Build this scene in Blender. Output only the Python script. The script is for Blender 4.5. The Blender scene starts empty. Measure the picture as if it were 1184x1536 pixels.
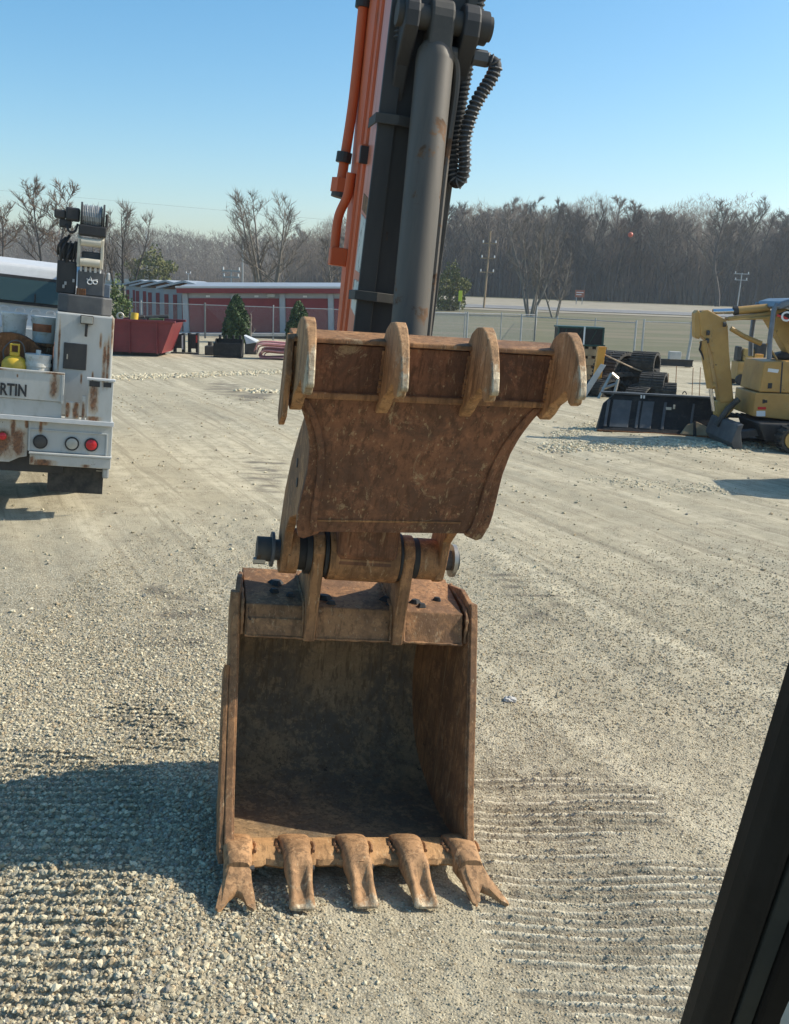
import bpy, bmesh, math, random
import numpy as np
from mathutils import Matrix, Vector, Quaternion

random.seed(7); rng = np.random.default_rng(11)
S = bpy.context.scene
COL = S.collection
R = math.radians

# ------------------------------------------------------------------ camera
EYE = np.array([0., 0., 2.8]); FPX = 1500.; IW, IH = 1184., 1536.
PITCH = math.atan((768 - 438) / FPX); ROLL = R(2.2)
c_f = np.array([0, math.cos(PITCH), -math.sin(PITCH)]); c_u0 = np.array([0, math.sin(PITCH), math.cos(PITCH)]); c_r0 = np.array([1., 0, 0])
c_r = c_r0 * math.cos(ROLL) + c_u0 * math.sin(ROLL); c_u = -c_r0 * math.sin(ROLL) + c_u0 * math.cos(ROLL)
cam = bpy.data.objects.new('camera', bpy.data.cameras.new('camera')); COL.objects.link(cam)
cam.matrix_world = Matrix(((c_r[0], c_u[0], -c_f[0], EYE[0]), (c_r[1], c_u[1], -c_f[1], EYE[1]), (c_r[2], c_u[2], -c_f[2], EYE[2]), (0, 0, 0, 1)))
cam.data.sensor_fit = 'VERTICAL'; cam.data.sensor_height = 24.; cam.data.lens = 24. * FPX / IH
cam.data.clip_start = .05; cam.data.clip_end = 9000
S.camera = cam

# ------------------------------------------------------------------ light
SUN_AZ, SUN_EL = R(77), R(37)          # azimuth clockwise from +Y
wd = bpy.data.worlds.new('World'); S.world = wd; wd.use_nodes = True
wn = wd.node_tree.nodes; wl = wd.node_tree.links; wn.clear()
sky = wn.new('ShaderNodeTexSky'); sky.sky_type = 'NISHITA'; sky.sun_disc = False
sky.sun_elevation = SUN_EL; sky.sun_rotation = SUN_AZ; sky.air_density = 1.0; sky.dust_density = 1.15; sky.ozone_density = 2.2; sky.altitude = 0
bg = wn.new('ShaderNodeBackground'); bg.inputs[1].default_value = .15
wo = wn.new('ShaderNodeOutputWorld'); hs = wn.new('ShaderNodeHueSaturation'); hs.inputs['Hue'].default_value = .49; hs.inputs['Saturation'].default_value = 1.32; hs.inputs['Value'].default_value = 1.08
wl.new(sky.outputs[0], hs.inputs['Color']); wl.new(hs.outputs[0], bg.inputs[0]); wl.new(bg.outputs[0], wo.inputs[0])
sl = bpy.data.lights.new('sun', 'SUN'); sl.energy = 5.0; sl.angle = R(.55); sl.color = (1, .93, .79)
so = bpy.data.objects.new('sun', sl); COL.objects.link(so); so.location = (30, 15, 40)
sd = Vector((math.sin(SUN_AZ) * math.cos(SUN_EL), math.cos(SUN_AZ) * math.cos(SUN_EL), math.sin(SUN_EL)))
so.rotation_euler = sd.to_track_quat('Z', 'Y').to_euler()
S.view_settings.view_transform = 'Standard'; S.view_settings.look = 'None'; S.view_settings.exposure = .16; S.view_settings.gamma = 1
S.render.engine = 'CYCLES'; S.cycles.use_denoising = True; S.cycles.max_bounces = 6; S.cycles.diffuse_bounces = 3

# ------------------------------------------------------------------ measuring helpers (real places from known heights/distances)
def ray(x, y): return c_f + c_r * ((x - IW / 2) / FPX) - c_u * ((y - IH / 2) / FPX)
def G(x, y, z=0.):
    d = ray(x, y); return EYE + d * ((z - EYE[2]) / d[2])
def W(x, y, dist):
    d = ray(x, y); return EYE + d * (dist / d[1])

# ------------------------------------------------------------------ materials
def nt(name):
    m = bpy.data.materials.new(name); m.use_nodes = True
    n = m.node_tree.nodes; l = m.node_tree.links; b = n['Principled BSDF']
    return m, n, l, b
def C4(c): return (c[0], c[1], c[2], 1)
def noise(n, l, co, scale, detail=6, rough=.6, dist=0.):
    t = n.new('ShaderNodeTexNoise'); t.inputs['Scale'].default_value = scale; t.inputs['Detail'].default_value = detail
    t.inputs['Roughness'].default_value = rough; t.inputs['Distortion'].default_value = dist
    if co is not None: l.new(co, t.inputs['Vector'])
    return t.outputs['Fac']
def ramp(n, l, v, a, b, ca=0., cb=1.):
    r = n.new('ShaderNodeMapRange'); r.inputs[1].default_value = a; r.inputs[2].default_value = b; r.inputs[3].default_value = ca; r.inputs[4].default_value = cb
    r.interpolation_type = 'SMOOTHSTEP'; l.new(v, r.inputs[0]); return r.outputs[0]
def mixc(n, l, f, a, b):
    m = n.new('ShaderNodeMix'); m.data_type = 'RGBA'
    if isinstance(f, float): m.inputs[0].default_value = f
    else: l.new(f, m.inputs[0])
    for i, c in ((6, a), (7, b)):
        if isinstance(c, tuple): m.inputs[i].default_value = C4(c)
        else: l.new(c, m.inputs[i])
    return m.outputs[2]
def math_(n, l, op, a, b=0.):
    m = n.new('ShaderNodeMath'); m.operation = op
    for i, v in ((0, a), (1, b)):
        if isinstance(v, (int, float)): m.inputs[i].default_value = v
        else: l.new(v, m.inputs[i])
    return m.outputs[0]
def scaled(n, l, co, s, rot=(0, 0, 0), loc=(0, 0, 0)):
    m = n.new('ShaderNodeMapping'); m.inputs['Scale'].default_value = s; m.inputs['Rotation'].default_value = rot; m.inputs['Location'].default_value = loc
    l.new(co, m.inputs[0]); return m.outputs[0]
def bump(n, l, b, h, strength=.3, dist=.01):
    u = n.new('ShaderNodeBump'); u.inputs['Strength'].default_value = strength; u.inputs['Distance'].default_value = dist
    l.new(h, u.inputs['Height']); l.new(u.outputs[0], b.inputs['Normal'])

def worn(name, c1, c2, scale=3., rough=.6, metal=0., chips=None, chip_col=(.16, .07, .03), chip_scale=6., dirt=None, dirt_lo=.5, dirt_hi=.75, streak=1., bmp=.15, bd=.004, spec=.5):
    """paint or metal with uneven tone, optional rust chips and a dirt film"""
    m, n, l, b = nt(name)
    co = n.new('ShaderNodeTexCoord').outputs['Object']
    v = scaled(n, l, co, (1, 1, streak))
    a = noise(n, l, v, scale, 7, .65)
    col = mixc(n, l, ramp(n, l, a, .35, .68), c1, c2)
    if dirt:
        d = noise(n, l, v, scale * 2.3, 8, .7, .6)
        col = mixc(n, l, ramp(n, l, d, dirt_lo, dirt_hi), col, dirt)
    rv = None
    if chips is not None:
        c = noise(n, l, co, chip_scale, 9, .72, .3)
        k = ramp(n, l, c, chips, chips + .05)
        kk = noise(n, l, co, chip_scale * 3, 5)
        cc = mixc(n, l, ramp(n, l, kk, .35, .65), chip_col, tuple(x * .45 for x in chip_col))
        col = mixc(n, l, k, col, cc)
        rv = math_(n, l, 'ADD', math_(n, l, 'MULTIPLY', k, .35), rough)
    l.new(col, b.inputs['Base Color'])
    if rv is not None: l.new(rv, b.inputs['Roughness'])
    else: b.inputs['Roughness'].default_value = rough
    b.inputs['Metallic'].default_value = metal; b.inputs['Specular IOR Level'].default_value = spec
    if bmp: bump(n, l, b, noise(n, l, co, scale * 14, 6, .7), bmp, bd)
    return m

def rust(name, main, dark, tan, streak_axis=2, tan_amt=.56, dark_lo=.42, wear=False, oil=.66, rough=.72):
    """bare rusted plate: blotches, scraped streaks, dried mud, oily spots, pits and fine scratches"""
    m, n, l, b = nt(name)
    co = n.new('ShaderNodeTexCoord').outputs['Object']
    s = [1., 1., 1.]; s[streak_axis] = .07; s2 = [1., 1., 1.]; s2[streak_axis] = .02
    st = scaled(n, l, co, tuple(s)); st2 = scaled(n, l, co, tuple(s2), (.0, .12, .05))
    big = noise(n, l, co, 2.6, 12, .72, .5); mid = noise(n, l, scaled(n, l, co, (1, 1, 1), loc=(1.3, 4.1, 2.7)), 11, 12, .74, .3); fine = noise(n, l, co, 38, 12, .78)
    strk = noise(n, l, st, 34, 10, .75, .2); scr = noise(n, l, st2, 75, 4, .6)
    lite = tuple(min(1, x * 1.55) for x in main)
    col = mixc(n, l, ramp(n, l, big, dark_lo - .03, dark_lo + .19), dark, main)
    col = mixc(n, l, math_(n, l, 'MULTIPLY', ramp(n, l, mid, .5, .63), .55), col, lite)
    col = mixc(n, l, math_(n, l, 'MULTIPLY', ramp(n, l, strk, .48, .6), .8), col, tuple(x * .42 for x in main))
    col = mixc(n, l, math_(n, l, 'MULTIPLY', ramp(n, l, fine, .52, .66), .45), col, tuple(x * .6 for x in dark))
    t2 = noise(n, l, scaled(n, l, co, (1, 1, .6), loc=(3.1, 7.7, 1.9)), 7.5, 14, .8, 1.0)
    col = mixc(n, l, math_(n, l, 'MULTIPLY', ramp(n, l, t2, tan_amt + .005, tan_amt + .06), .75), col, tan)
    col = mixc(n, l, math_(n, l, 'MULTIPLY', ramp(n, l, scr, .62, .68), .55), col, tuple(min(1, x * 1.1) for x in tan))
    o2 = noise(n, l, scaled(n, l, co, (1, 1, 1), loc=(9.4, 2.2, 5.3)), 10, 10, .7, .6)
    col = mixc(n, l, math_(n, l, 'MULTIPLY', ramp(n, l, o2, oil, oil + .025), .85), col, (.02, .016, .013))
    vo = n.new('ShaderNodeTexVoronoi'); vo.inputs['Scale'].default_value = 26; l.new(co, vo.inputs['Vector'])
    spk = math_(n, l, 'MULTIPLY', ramp(n, l, vo.outputs['Distance'], .16, .10), ramp(n, l, mid, .52, .58))
    col = mixc(n, l, math_(n, l, 'MULTIPLY', spk, .7), col, tuple(min(1, x * 1.15) for x in tan))
    if wear:
        at = n.new('ShaderNodeAttribute'); at.attribute_name = 'wear'
        wv = math_(n, l, 'ADD', at.outputs['Fac'], math_(n, l, 'MULTIPLY', math_(n, l, 'SUBTRACT', mid, .5), 1.9))
        wcol = mixc(n, l, ramp(n, l, strk, .42, .6), (.50, .42, .29), (.30, .225, .14))
        wcol = mixc(n, l, math_(n, l, 'MULTIPLY', ramp(n, l, fine, .5, .6), .6), wcol, (.17, .12, .075))
        wk = ramp(n, l, wv, .42, .66); col = mixc(n, l, wk, col, wcol)
        l.new(math_(n, l, 'SUBTRACT', rough, math_(n, l, 'MULTIPLY', wk, .25)), b.inputs['Roughness']); l.new(math_(n, l, 'MULTIPLY', wk, .35), b.inputs['Metallic'])
    else: b.inputs['Roughness'].default_value = rough
    l.new(col, b.inputs['Base Color']); b.inputs['Specular IOR Level'].default_value = .35
    h = math_(n, l, 'ADD', math_(n, l, 'MULTIPLY', fine, .6), math_(n, l, 'ADD', math_(n, l, 'MULTIPLY', t2, .5), math_(n, l, 'ADD', math_(n, l, 'MULTIPLY', strk, .5), math_(n, l, 'MULTIPLY', scr, -.25))))
    bump(n, l, b, h, .65, .008)
    return m

def plain(name, c, rough=.6, metal=0., var=.25, scale=9., bmp=.1):
    return worn(name, tuple(x * (1 - var) for x in c), tuple(min(1, x * (1 + var)) for x in c), scale, rough, metal, bmp=bmp)

M = {}
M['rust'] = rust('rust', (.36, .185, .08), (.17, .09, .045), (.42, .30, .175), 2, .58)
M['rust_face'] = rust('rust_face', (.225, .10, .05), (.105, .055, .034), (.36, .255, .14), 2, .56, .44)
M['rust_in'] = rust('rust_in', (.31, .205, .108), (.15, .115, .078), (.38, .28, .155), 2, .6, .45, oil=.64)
M['rust_bright'] = rust('rust_bright', (.42, .235, .11), (.27, .15, .07), (.5, .36, .21), 2, .58, .36, wear=True)
M['orange'] = worn('orange_paint', (.60, .115, .03), (.66, .15, .045), 2, .58, chips=.66, chip_col=(.12, .055, .03), dirt=(.30, .10, .05), dirt_lo=.52, dirt_hi=.8, streak=.3)
M['orange_faded'] = worn('faded_orange_paint', (.66, .27, .19), (.62, .17, .08), 1.6, .45, chips=.68, dirt=(.55, .16, .07), dirt_lo=.5, dirt_hi=.62, streak=.12)
M['black'] = worn('black_grimy_steel', (.022, .022, .023), (.045, .043, .04), 3, .62, chips=.66, chip_col=(.10, .06, .035), streak=.25)
M['black_dusty'] = worn('dusty_black_steel', (.05, .048, .044), (.085, .078, .066), 4, .75, chips=.64, chip_col=(.13, .085, .05))
M['rubber'] = worn('black_rubber', (.018, .018, .018), (.032, .031, .03), 12, .7)
M['rubber_dusty'] = worn('dusty_rubber', (.028, .028, .027), (.075, .068, .056), 7, .85, bmp=.3)
M['barrel'] = worn('cylinder_barrel', (.085, .076, .063), (.125, .105, .083), 1.6, .55, .1, chips=.565, chip_col=(.16, .09, .048), chip_scale=4, dirt=(.055, .05, .042), dirt_lo=.42, dirt_hi=.72, streak=.09)
M['steel'] = worn('bare_steel', (.33, .32, .29), (.42, .39, .34), 6, .4, .7)
M['chrome'] = plain('chrome_rod', (.62, .63, .65), .18, 1., .05)
M['galv'] = worn('galvanised_pipe', (.32, .33, .33), (.42, .43, .42), 8, .5, .5)
def stained(name, c1, c2, stains, chips=.66):
    # old white paint with rust stains at given spots (x, z, half width, half height) in the vehicle's own frame
    m, n, l, b = nt(name); co = n.new('ShaderNodeTexCoord').outputs['Object']
    sp = n.new('ShaderNodeSeparateXYZ'); l.new(co, sp.inputs[0])
    a = noise(n, l, scaled(n, l, co, (1, 1, .4)), 1.8, 8, .7); col = mixc(n, l, ramp(n, l, a, .35, .7), c1, c2)
    d = noise(n, l, scaled(n, l, co, (1, 1, .25)), 7, 8, .75, .5); col = mixc(n, l, math_(n, l, 'MULTIPLY', ramp(n, l, d, .5, .75), .55), col, (.27, .25, .20))
    wob = noise(n, l, scaled(n, l, co, (1, 1, .45)), 13, 8, .75, .4); tot = None
    for (x, z, rx, rz) in stains:
        ex = math_(n, l, 'DIVIDE', math_(n, l, 'SUBTRACT', sp.outputs[0], x), rx); ez = math_(n, l, 'DIVIDE', math_(n, l, 'SUBTRACT', sp.outputs[2], z), rz)
        r2 = math_(n, l, 'ADD', math_(n, l, 'MULTIPLY', ex, ex), math_(n, l, 'MULTIPLY', math_(n, l, 'MULTIPLY', ez, ez), math_(n, l, 'MULTIPLY', ez, ez)))
        k = math_(n, l, 'SUBTRACT', 1.25, r2); tot = k if tot is None else math_(n, l, 'MAXIMUM', tot, k)
    v = math_(n, l, 'ADD', tot, math_(n, l, 'MULTIPLY', math_(n, l, 'SUBTRACT', wob, .5), 4.2))
    sx = noise(n, l, co, 34, 6, .7)
    rc = mixc(n, l, ramp(n, l, sx, .35, .65), (.24, .095, .035), (.075, .035, .02))
    col = mixc(n, l, math_(n, l, 'MULTIPLY', ramp(n, l, v, -.9, .7), .6), col, (.37, .25, .13))
    col = mixc(n, l, math_(n, l, 'MULTIPLY', ramp(n, l, v, .35, 1.3), .92), col, rc)
    ch = noise(n, l, co, 9, 9, .74, .3); col = mixc(n, l, ramp(n, l, ch, chips, chips + .03), col, (.10, .055, .03))
    l.new(col, b.inputs['Base Color']); b.inputs['Roughness'].default_value = .55; b.inputs['Specular IOR Level'].default_value = .4
    bump(n, l, b, noise(n, l, co, 40, 5, .7), .12, .003); return m
M['white'] = stained('white_truck_paint', (.42, .425, .40), (.50, .505, .475), [(-.59, 1.54, .045, .15), (-.15, 1.44, .05, .19), (-.13, 1.19, .08, .03), (-.005, 1.86, .018, .28), (-.045, 1.83, .022, .26), (-.10, 2.09, .016, .09), (.03, 2.2, .015, .2), (-.17, 1.66, .012, .06), (-.30, 1.62, .012, .06), (-.72, 1.05, .02, .09), (-.68, 1.09, .03, .03), (-.57, 1.98, .012, .3), (-1.0, 1.62, .01, .02)], .70)
M['white_rusty'] = stained('rusty_white_paint', (.44, .435, .40), (.49, .48, .44), [(-.97, .84, .11, .16), (-1.2, .80, .26, .17), (-1.03, 1.0, .03, .12), (-.88, 1.07, .02, .06), (-1.4, .8, .12, .2), (-.435, 1.27, .03, .09), (-.34, 1.26, .035, .12), (-.26, 1.28, .02, .1), (-.7, .63, .14, .04), (-.2, .62, .05, .02), (-.8, .66, .03, .05), (-.6, 1.68, .1, .015), (-1.2, 1.68, .07, .012)], .64)
M['white_clean'] = plain('white_roof_paint', (.60, .60, .585), .35, 0, .04)
M['truck_rust'] = rust('truck_rust', (.26, .105, .035), (.10, .045, .022), (.45, .35, .22), 2, .58)
M['dkgrey'] = worn('dark_grey_steel', (.07, .072, .075), (.11, .11, .108), 4, .6, chips=.66)
M['cream'] = worn('cream_paint', (.50, .46, .36), (.60, .55, .44), 6, .5, chips=.66)
M['red_lens'] = plain('red_lens', (.50, .02, .025), .2, 0, .1)
M['grey_lens'] = plain('grey_lens', (.38, .37, .32), .25, 0, .1)
M['yellow'] = worn('yellow_plastic', (.62, .40, .03), (.70, .47, .05), 6, .4)
M['pail'] = worn('dirty_white_plastic', (.58, .57, .52), (.68, .66, .60), 6, .45, dirt=(.42, .38, .28), dirt_lo=.5, dirt_hi=.7)
M['yellow_liquid'] = plain('yellow_stain', (.60, .48, .07), .4, 0, .1)
M['cat'] = worn('construction_yellow', (.40, .225, .06), (.49, .285, .08), 2.5, .5, chips=.63, chip_col=(.12, .085, .05), dirt=(.42, .29, .12), dirt_lo=.5, dirt_hi=.8)
M['cat_grimy'] = worn('grimy_yellow', (.40, .26, .08), (.50, .33, .10), 3, .55, chips=.62, chip_col=(.09, .07, .05), chip_scale=8)  # second machine yellow with finer dark chips
M['blackpaint'] = worn('black_gloss_paint', (.014, .014, .014), (.026, .025, .024), 4, .62, chips=.64, chip_col=(.10, .075, .05), dirt=(.06, .055, .046), dirt_lo=.5, dirt_hi=.8, spec=.25)
M['post_orange'] = worn('orange_yellow_post_paint', (.66, .29, .035), (.72, .34, .05), 3, .5, chips=.7)
M['bluegrey'] = plain('blue_grey_paint', (.14, .17, .21), .4, .2, .15)
M['dumpster'] = worn('dumpster_red', (.155, .016, .02), (.20, .026, .028), 1.5, .55, chips=.66, chip_col=(.12, .05, .035), dirt=(.13, .03, .03), dirt_lo=.48, dirt_hi=.8)
M['door_red'] = worn('door_red', (.19, .02, .024), (.225, .028, .031), 1.2, .5, bmp=0)
M['wall_grey'] = plain('wall_grey', (.33, .35, .36), .6, 0, .06, 2)
M['roof_grey'] = plain('roof_grey', (.36, .38, .40), .45, .2, .06, 2)
M['concrete'] = worn('concrete', (.44, .43, .40), (.54, .52, .48), 3, .85)
M['wood'] = worn('weathered_wood', (.26, .18, .10), (.36, .26, .15), 5, .8, streak=.2)
M['pink'] = worn('pink_hose', (.48, .18, .17), (.58, .27, .25), 5, .6, dirt=(.36, .16, .14))
M['decal'] = None
M['glass'] = None
M['tan_rope'] = plain('tan_rope', (.42, .30, .19), .8)
M['bark_dark'] = worn('dark_bark', (.055, .045, .038), (.10, .085, .07), 2, .9, bmp=0)
M['bark_pale'] = worn('pale_bark', (.24, .21, .17), (.16, .14, .115), 1.2, .9, bmp=0)
M['twig'] = worn('grey_brown_twigs', (.165, .138, .11), (.215, .18, .145), .3, .95, bmp=0)
M['twig_dark'] = worn('dark_brown_twigs', (.115, .095, .075), (.155, .125, .095), .2, .95, bmp=0)
M['twig_red'] = worn('budding_twigs', (.16, .105, .075), (.20, .15, .10), .3, .95, bmp=0)
M['conifer'] = worn('arborvitae_green', (.03, .062, .02), (.075, .115, .035), 4, .8, bmp=0)
M['spring'] = worn('spring_leaf', (.15, .15, .035), (.10, .11, .035), 1.5, .8, bmp=0)
M['weeds'] = worn('weed_green', (.06, .10, .03), (.12, .15, .05), 9, .8, bmp=0)
M['white_paint'] = plain('white_marking', (.72, .72, .70), .6, 0, .04)
M['black_ink'] = plain('black_lettering', (.02, .022, .025), .5, 0, .1)
M['hivis'] = plain('hivis_yellow', (.75, .80, .04), .5, 0, .04)
M['sign_brown'] = plain('brown_sign', (.30, .10, .05), .5)
M['ball_red'] = plain('orange_red_ball', (.55, .09, .03), .4, 0, .05)
M['rust_lip'] = rust('rust_lip', (.50, .285, .125), (.33, .18, .08), (.58, .40, .22), 1, .6, .36)

def glassmat():
    m, n, l, b = nt('cab_rear_glass')
    b.inputs['Base Color'].default_value = (.10, .16, .15, 1); b.inputs['Roughness'].default_value = .06; b.inputs['Metallic'].default_value = .0
    b.inputs['Transmission Weight'].default_value = .55; b.inputs['IOR'].default_value = 1.5
    return m
M['glass'] = glassmat()
def decalmat():
    m, n, l, b = nt('worn_white_decal')
    co = n.new('ShaderNodeTexCoord').outputs['Object']
    a = noise(n, l, scaled(n, l, co, (1, 1, .35)), 28, 5, .8)
    bb = noise(n, l, co, 5, 3)
    k = math_(n, l, 'MULTIPLY', ramp(n, l, a, .56, .6), ramp(n, l, bb, .42, .5))
    l.new(mixc(n, l, k, (.62, .62, .55), (.05, .07, .05)), b.inputs['Base Color']); b.inputs['Roughness'].default_value = .5
    return m
M['decal'] = decalmat()

# ------------------------------------------------------------------ mesh helpers
class MB:
    def __init__(s): s.v = []; s.f = []; s.w = []
    def add(s, vs, fs, wear=None):
        o = len(s.v); s.v += [tuple(map(float, p)) for p in vs]; s.f += [tuple(i + o for i in f) for f in fs]
        s.w += list(wear) if wear is not None else [0.] * len(vs)
        return s
    def box(s, a, b):
        (x0, y0, z0), (x1, y1, z1) = a, b
        return s.add([(x0, y0, z0), (x1, y0, z0), (x1, y1, z0), (x0, y1, z0), (x0, y0, z1), (x1, y0, z1), (x1, y1, z1), (x0, y1, z1)],
                     [(0, 3, 2, 1), (4, 5, 6, 7), (0, 1, 5, 4), (1, 2, 6, 5), (2, 3, 7, 6), (3, 0, 4, 7)])
    def prism(s, pts0, pts1):
        """two matching outlines (lists of 3D points) joined by side faces"""
        k = len(pts0); vs = list(pts0) + list(pts1)
        fs = [tuple(range(k))[::-1], tuple(range(k, 2 * k))] + [(i, (i + 1) % k, k + (i + 1) % k, k + i) for i in range(k)]
        return s.add(vs, fs)
    def tube(s, path, r, n=10, cap=True, r_list=None):
        P = [np.array(p, float) for p in path]; k = len(P); rings = []
        ref = None
        for i in range(k):
            t = P[min(i + 1, k - 1)] - P[max(i - 1, 0)]; t = t / (np.linalg.norm(t) + 1e-9)
            if ref is None:
                ref = np.array([0, 0, 1.]) if abs(t[2]) < .9 else np.array([1., 0, 0])
            a = ref - t * (ref @ t); a /= (np.linalg.norm(a) + 1e-9); ref = a; bq = np.cross(t, a)
            rr = r_list[i] if r_list is not None else r
            rings.append([P[i] + rr * (a * math.cos(2 * math.pi * j / n) + bq * math.sin(2 * math.pi * j / n)) for j in range(n)])
        vs = [p for rg in rings for p in rg]
        fs = [(i * n + j, i * n + (j + 1) % n, (i + 1) * n + (j + 1) % n, (i + 1) * n + j) for i in range(k - 1) for j in range(n)]
        if cap: fs += [tuple(range(n))[::-1], tuple((k - 1) * n + j for j in range(n))]
        return s.add(vs, fs)
    def loft(s, secs, cap=True, wear=None):
        k = len(secs[0]); vs = [p for q in secs for p in q]
        fs = [(i * k + j, i * k + (j + 1) % k, (i + 1) * k + (j + 1) % k, (i + 1) * k + j) for i in range(len(secs) - 1) for j in range(k)]
        if cap: fs += [tuple(range(k))[::-1], tuple((len(secs) - 1) * k + j for j in range(k))]
        return s.add(vs, fs, wear)
    def build(s, name, mat, parent=None, bevel=0., smooth=False, seg=2, kind=None):
        me = bpy.data.meshes.new(name); me.from_pydata(s.v, [], s.f); me.validate()
        bm = bmesh.new(); bm.from_mesh(me); bmesh.ops.recalc_face_normals(bm, faces=bm.faces); bm.to_mesh(me); bm.free()
        if any(s.w):
            at = me.attributes.new('wear', 'FLOAT', 'POINT'); at.data.foreach_set('value', s.w[:len(me.vertices)])
        me.materials.append(M[mat] if isinstance(mat, str) else mat)
        o = bpy.data.objects.new(name, me); COL.objects.link(o)
        if smooth:
            me.polygons.foreach_set('use_smooth', [True] * len(me.polygons))
            me.update()
            md = o.modifiers.new('edges', 'EDGE_SPLIT'); md.split_angle = R(38)
        if bevel:
            md = o.modifiers.new('bevel', 'BEVEL'); md.width = bevel; md.segments = seg; md.limit_method = 'ANGLE'; md.angle_limit = R(35)
        if parent is not None: o.parent = parent
        if kind: o['kind'] = kind
        return o
def tag(o, label, cat, group=None):
    o['label'] = label; o['category'] = cat
    if group: o['group'] = group
    return o
def thing(name, label, cat, mat=None, loc=(0, 0, 0), rz=0., group=None):
    o = bpy.data.objects.new(name, None); COL.objects.link(o); o.empty_display_size = .2
    if mat is not None: o.matrix_world = mat
    else: o.location = loc; o.rotation_euler = (0, 0, rz)
    return tag(o, label, cat, group)
def frame(o, x, y, z): return Matrix(((x[0], y[0], z[0], o[0]), (x[1], y[1], z[1], o[1]), (x[2], y[2], z[2], o[2]), (0, 0, 0, 1)))
def spline(pts, n=8):
    P = [np.array(p, float) for p in pts]; P = [2 * P[0] - P[1]] + P + [2 * P[-1] - P[-2]]; out = []
    for i in range(1, len(P) - 2):
        for t in np.linspace(0, 1, n, endpoint=False):
            a, b, c, d = P[i - 1:i + 3]
            out.append(.5 * (2 * b + (c - a) * t + (2 * a - 5 * b + 4 * c - d) * t * t + (3 * b - a - 3 * c + d) * t ** 3))
    out.append(P[-2]); return out
def arc(cx, cy, r, a0, a1, n): return [(cx + r * math.cos(R(a0 + (a1 - a0) * i / n)), cy + r * math.sin(R(a0 + (a1 - a0) * i / n))) for i in range(n + 1)]
def text_mesh(txt, size, extrude, offset=0.):
    cu = bpy.data.curves.new('lettering', 'FONT'); cu.body = txt; cu.size = size; cu.extrude = extrude; cu.offset = offset; cu.resolution_u = 3
    ob = bpy.data.objects.new('lettering', cu); COL.objects.link(ob)
    dg = bpy.context.evaluated_depsgraph_get(); me = bpy.data.meshes.new_from_object(ob.evaluated_get(dg))
    bpy.data.objects.remove(ob); bpy.data.curves.remove(cu); return me
def link(name, me, mat, parent=None):
    me.materials.clear(); me.materials.append(M[mat] if isinstance(mat, str) else mat)
    o = bpy.data.objects.new(name, me); COL.objects.link(o)
    if parent is not None: o.parent = parent
    return o
def copy_tree(o, parent=None):
    c = o.copy(); COL.objects.link(c); c.parent = parent
    for ch in o.children:
        if ch is not c: copy_tree(ch, c)
    return c

# ------------------------------------------------------------------ our excavator's own frame (it stands on a slight slope)
M_O = np.array([-.148, 4.372, .012]); M_PSI = R(12.4); M_TAU = R(4.7)
m_f = np.array([-math.sin(M_PSI), math.cos(M_PSI), 0]); _r = np.array([math.cos(M_PSI), math.sin(M_PSI), 0]); _z = np.array([0, 0, 1.])
m_r = _r * math.cos(M_TAU) - _z * math.sin(M_TAU); m_z = _z * math.cos(M_TAU) + _r * math.sin(M_TAU)

# ------------------------------------------------------------------ ground
def vnoise(x, y, s, seed=0):
    x = np.asarray(x) * s; y = np.asarray(y) * s
    xi = np.floor(x).astype(np.int64); yi = np.floor(y).astype(np.int64); fx = x - xi; fy = y - yi
    fx = fx * fx * (3 - 2 * fx); fy = fy * fy * (3 - 2 * fy)
    def h(a, b):
        k = (a * 374761393 + b * 668265263 + seed * 1442695041) & 0xffffffff
        k = ((k ^ (k >> 13)) * 1274126177) & 0xffffffff
        return ((k ^ (k >> 16)) & 0xffff) / 65535.
    return (h(xi, yi) * (1 - fx) + h(xi + 1, yi) * fx) * (1 - fy) + (h(xi, yi + 1) * (1 - fx) + h(xi + 1, yi + 1) * fx) * fy
def fbm(x, y, s, o=4, seed=0): return sum(vnoise(x, y, s * 2 ** i, seed + i) * .5 ** i for i in range(o)) / sum(.5 ** i for i in range(o))
def sstep(a, b, v): t = np.clip((v - a) / (b - a), 0, 1); return t * t * (3 - 2 * t)
def poly_sd(x, y, P):
    """signed distance (positive inside) to a polygon"""
    x = np.asarray(x); y = np.asarray(y); d = np.full(x.shape, 1e9); ins = np.zeros(x.shape, bool); n = len(P)
    for i in range(n):
        ax, ay = P[i][:2]; bx, by = P[(i + 1) % n][:2]; ex, ey = bx - ax, by - ay
        t = np.clip(((x - ax) * ex + (y - ay) * ey) / (ex * ex + ey * ey), 0, 1)
        d = np.minimum(d, np.hypot(x - ax - t * ex, y - ay - t * ey))
        c = ((ay > y) != (by > y)) & (x < (bx - ax) * (y - ay) / (by - ay + 1e-12) + ax); ins ^= c
    return np.where(ins, d, -d)
def gp(*px): return [G(x, y) for x, y in px]
TRK_R = gp((690, 1130), (900, 1150), (990, 1185), (1000, 1240), (900, 1262), (1080, 1300), (1160, 1400), (1130, 1600), (850, 1620), (770, 1460), (720, 1345), (660, 1250))
TRK_L = gp((-120, 1130), (60, 1120), (200, 1150), (250, 1220), (210, 1300), (205, 1420), (215, 1620), (-200, 1640))
TRK_L2 = gp((150, 1060), (225, 1045), (292, 1085), (275, 1140), (170, 1135))
DAMP = [gp((735, 848), (835, 862), (850, 905), (765, 890)), gp((765, 915), (815, 912), (850, 932), (775, 936)), gp((755, 968), (795, 972), (790, 980), (765, 977)),
        gp((230, 880), (330, 905), (325, 1000), (200, 1015), (215, 930)), gp((365, 690), (430, 688), (425, 740), (380, 735)), gp((330, 570), (420, 590), (380, 605), (300, 585))]
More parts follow.
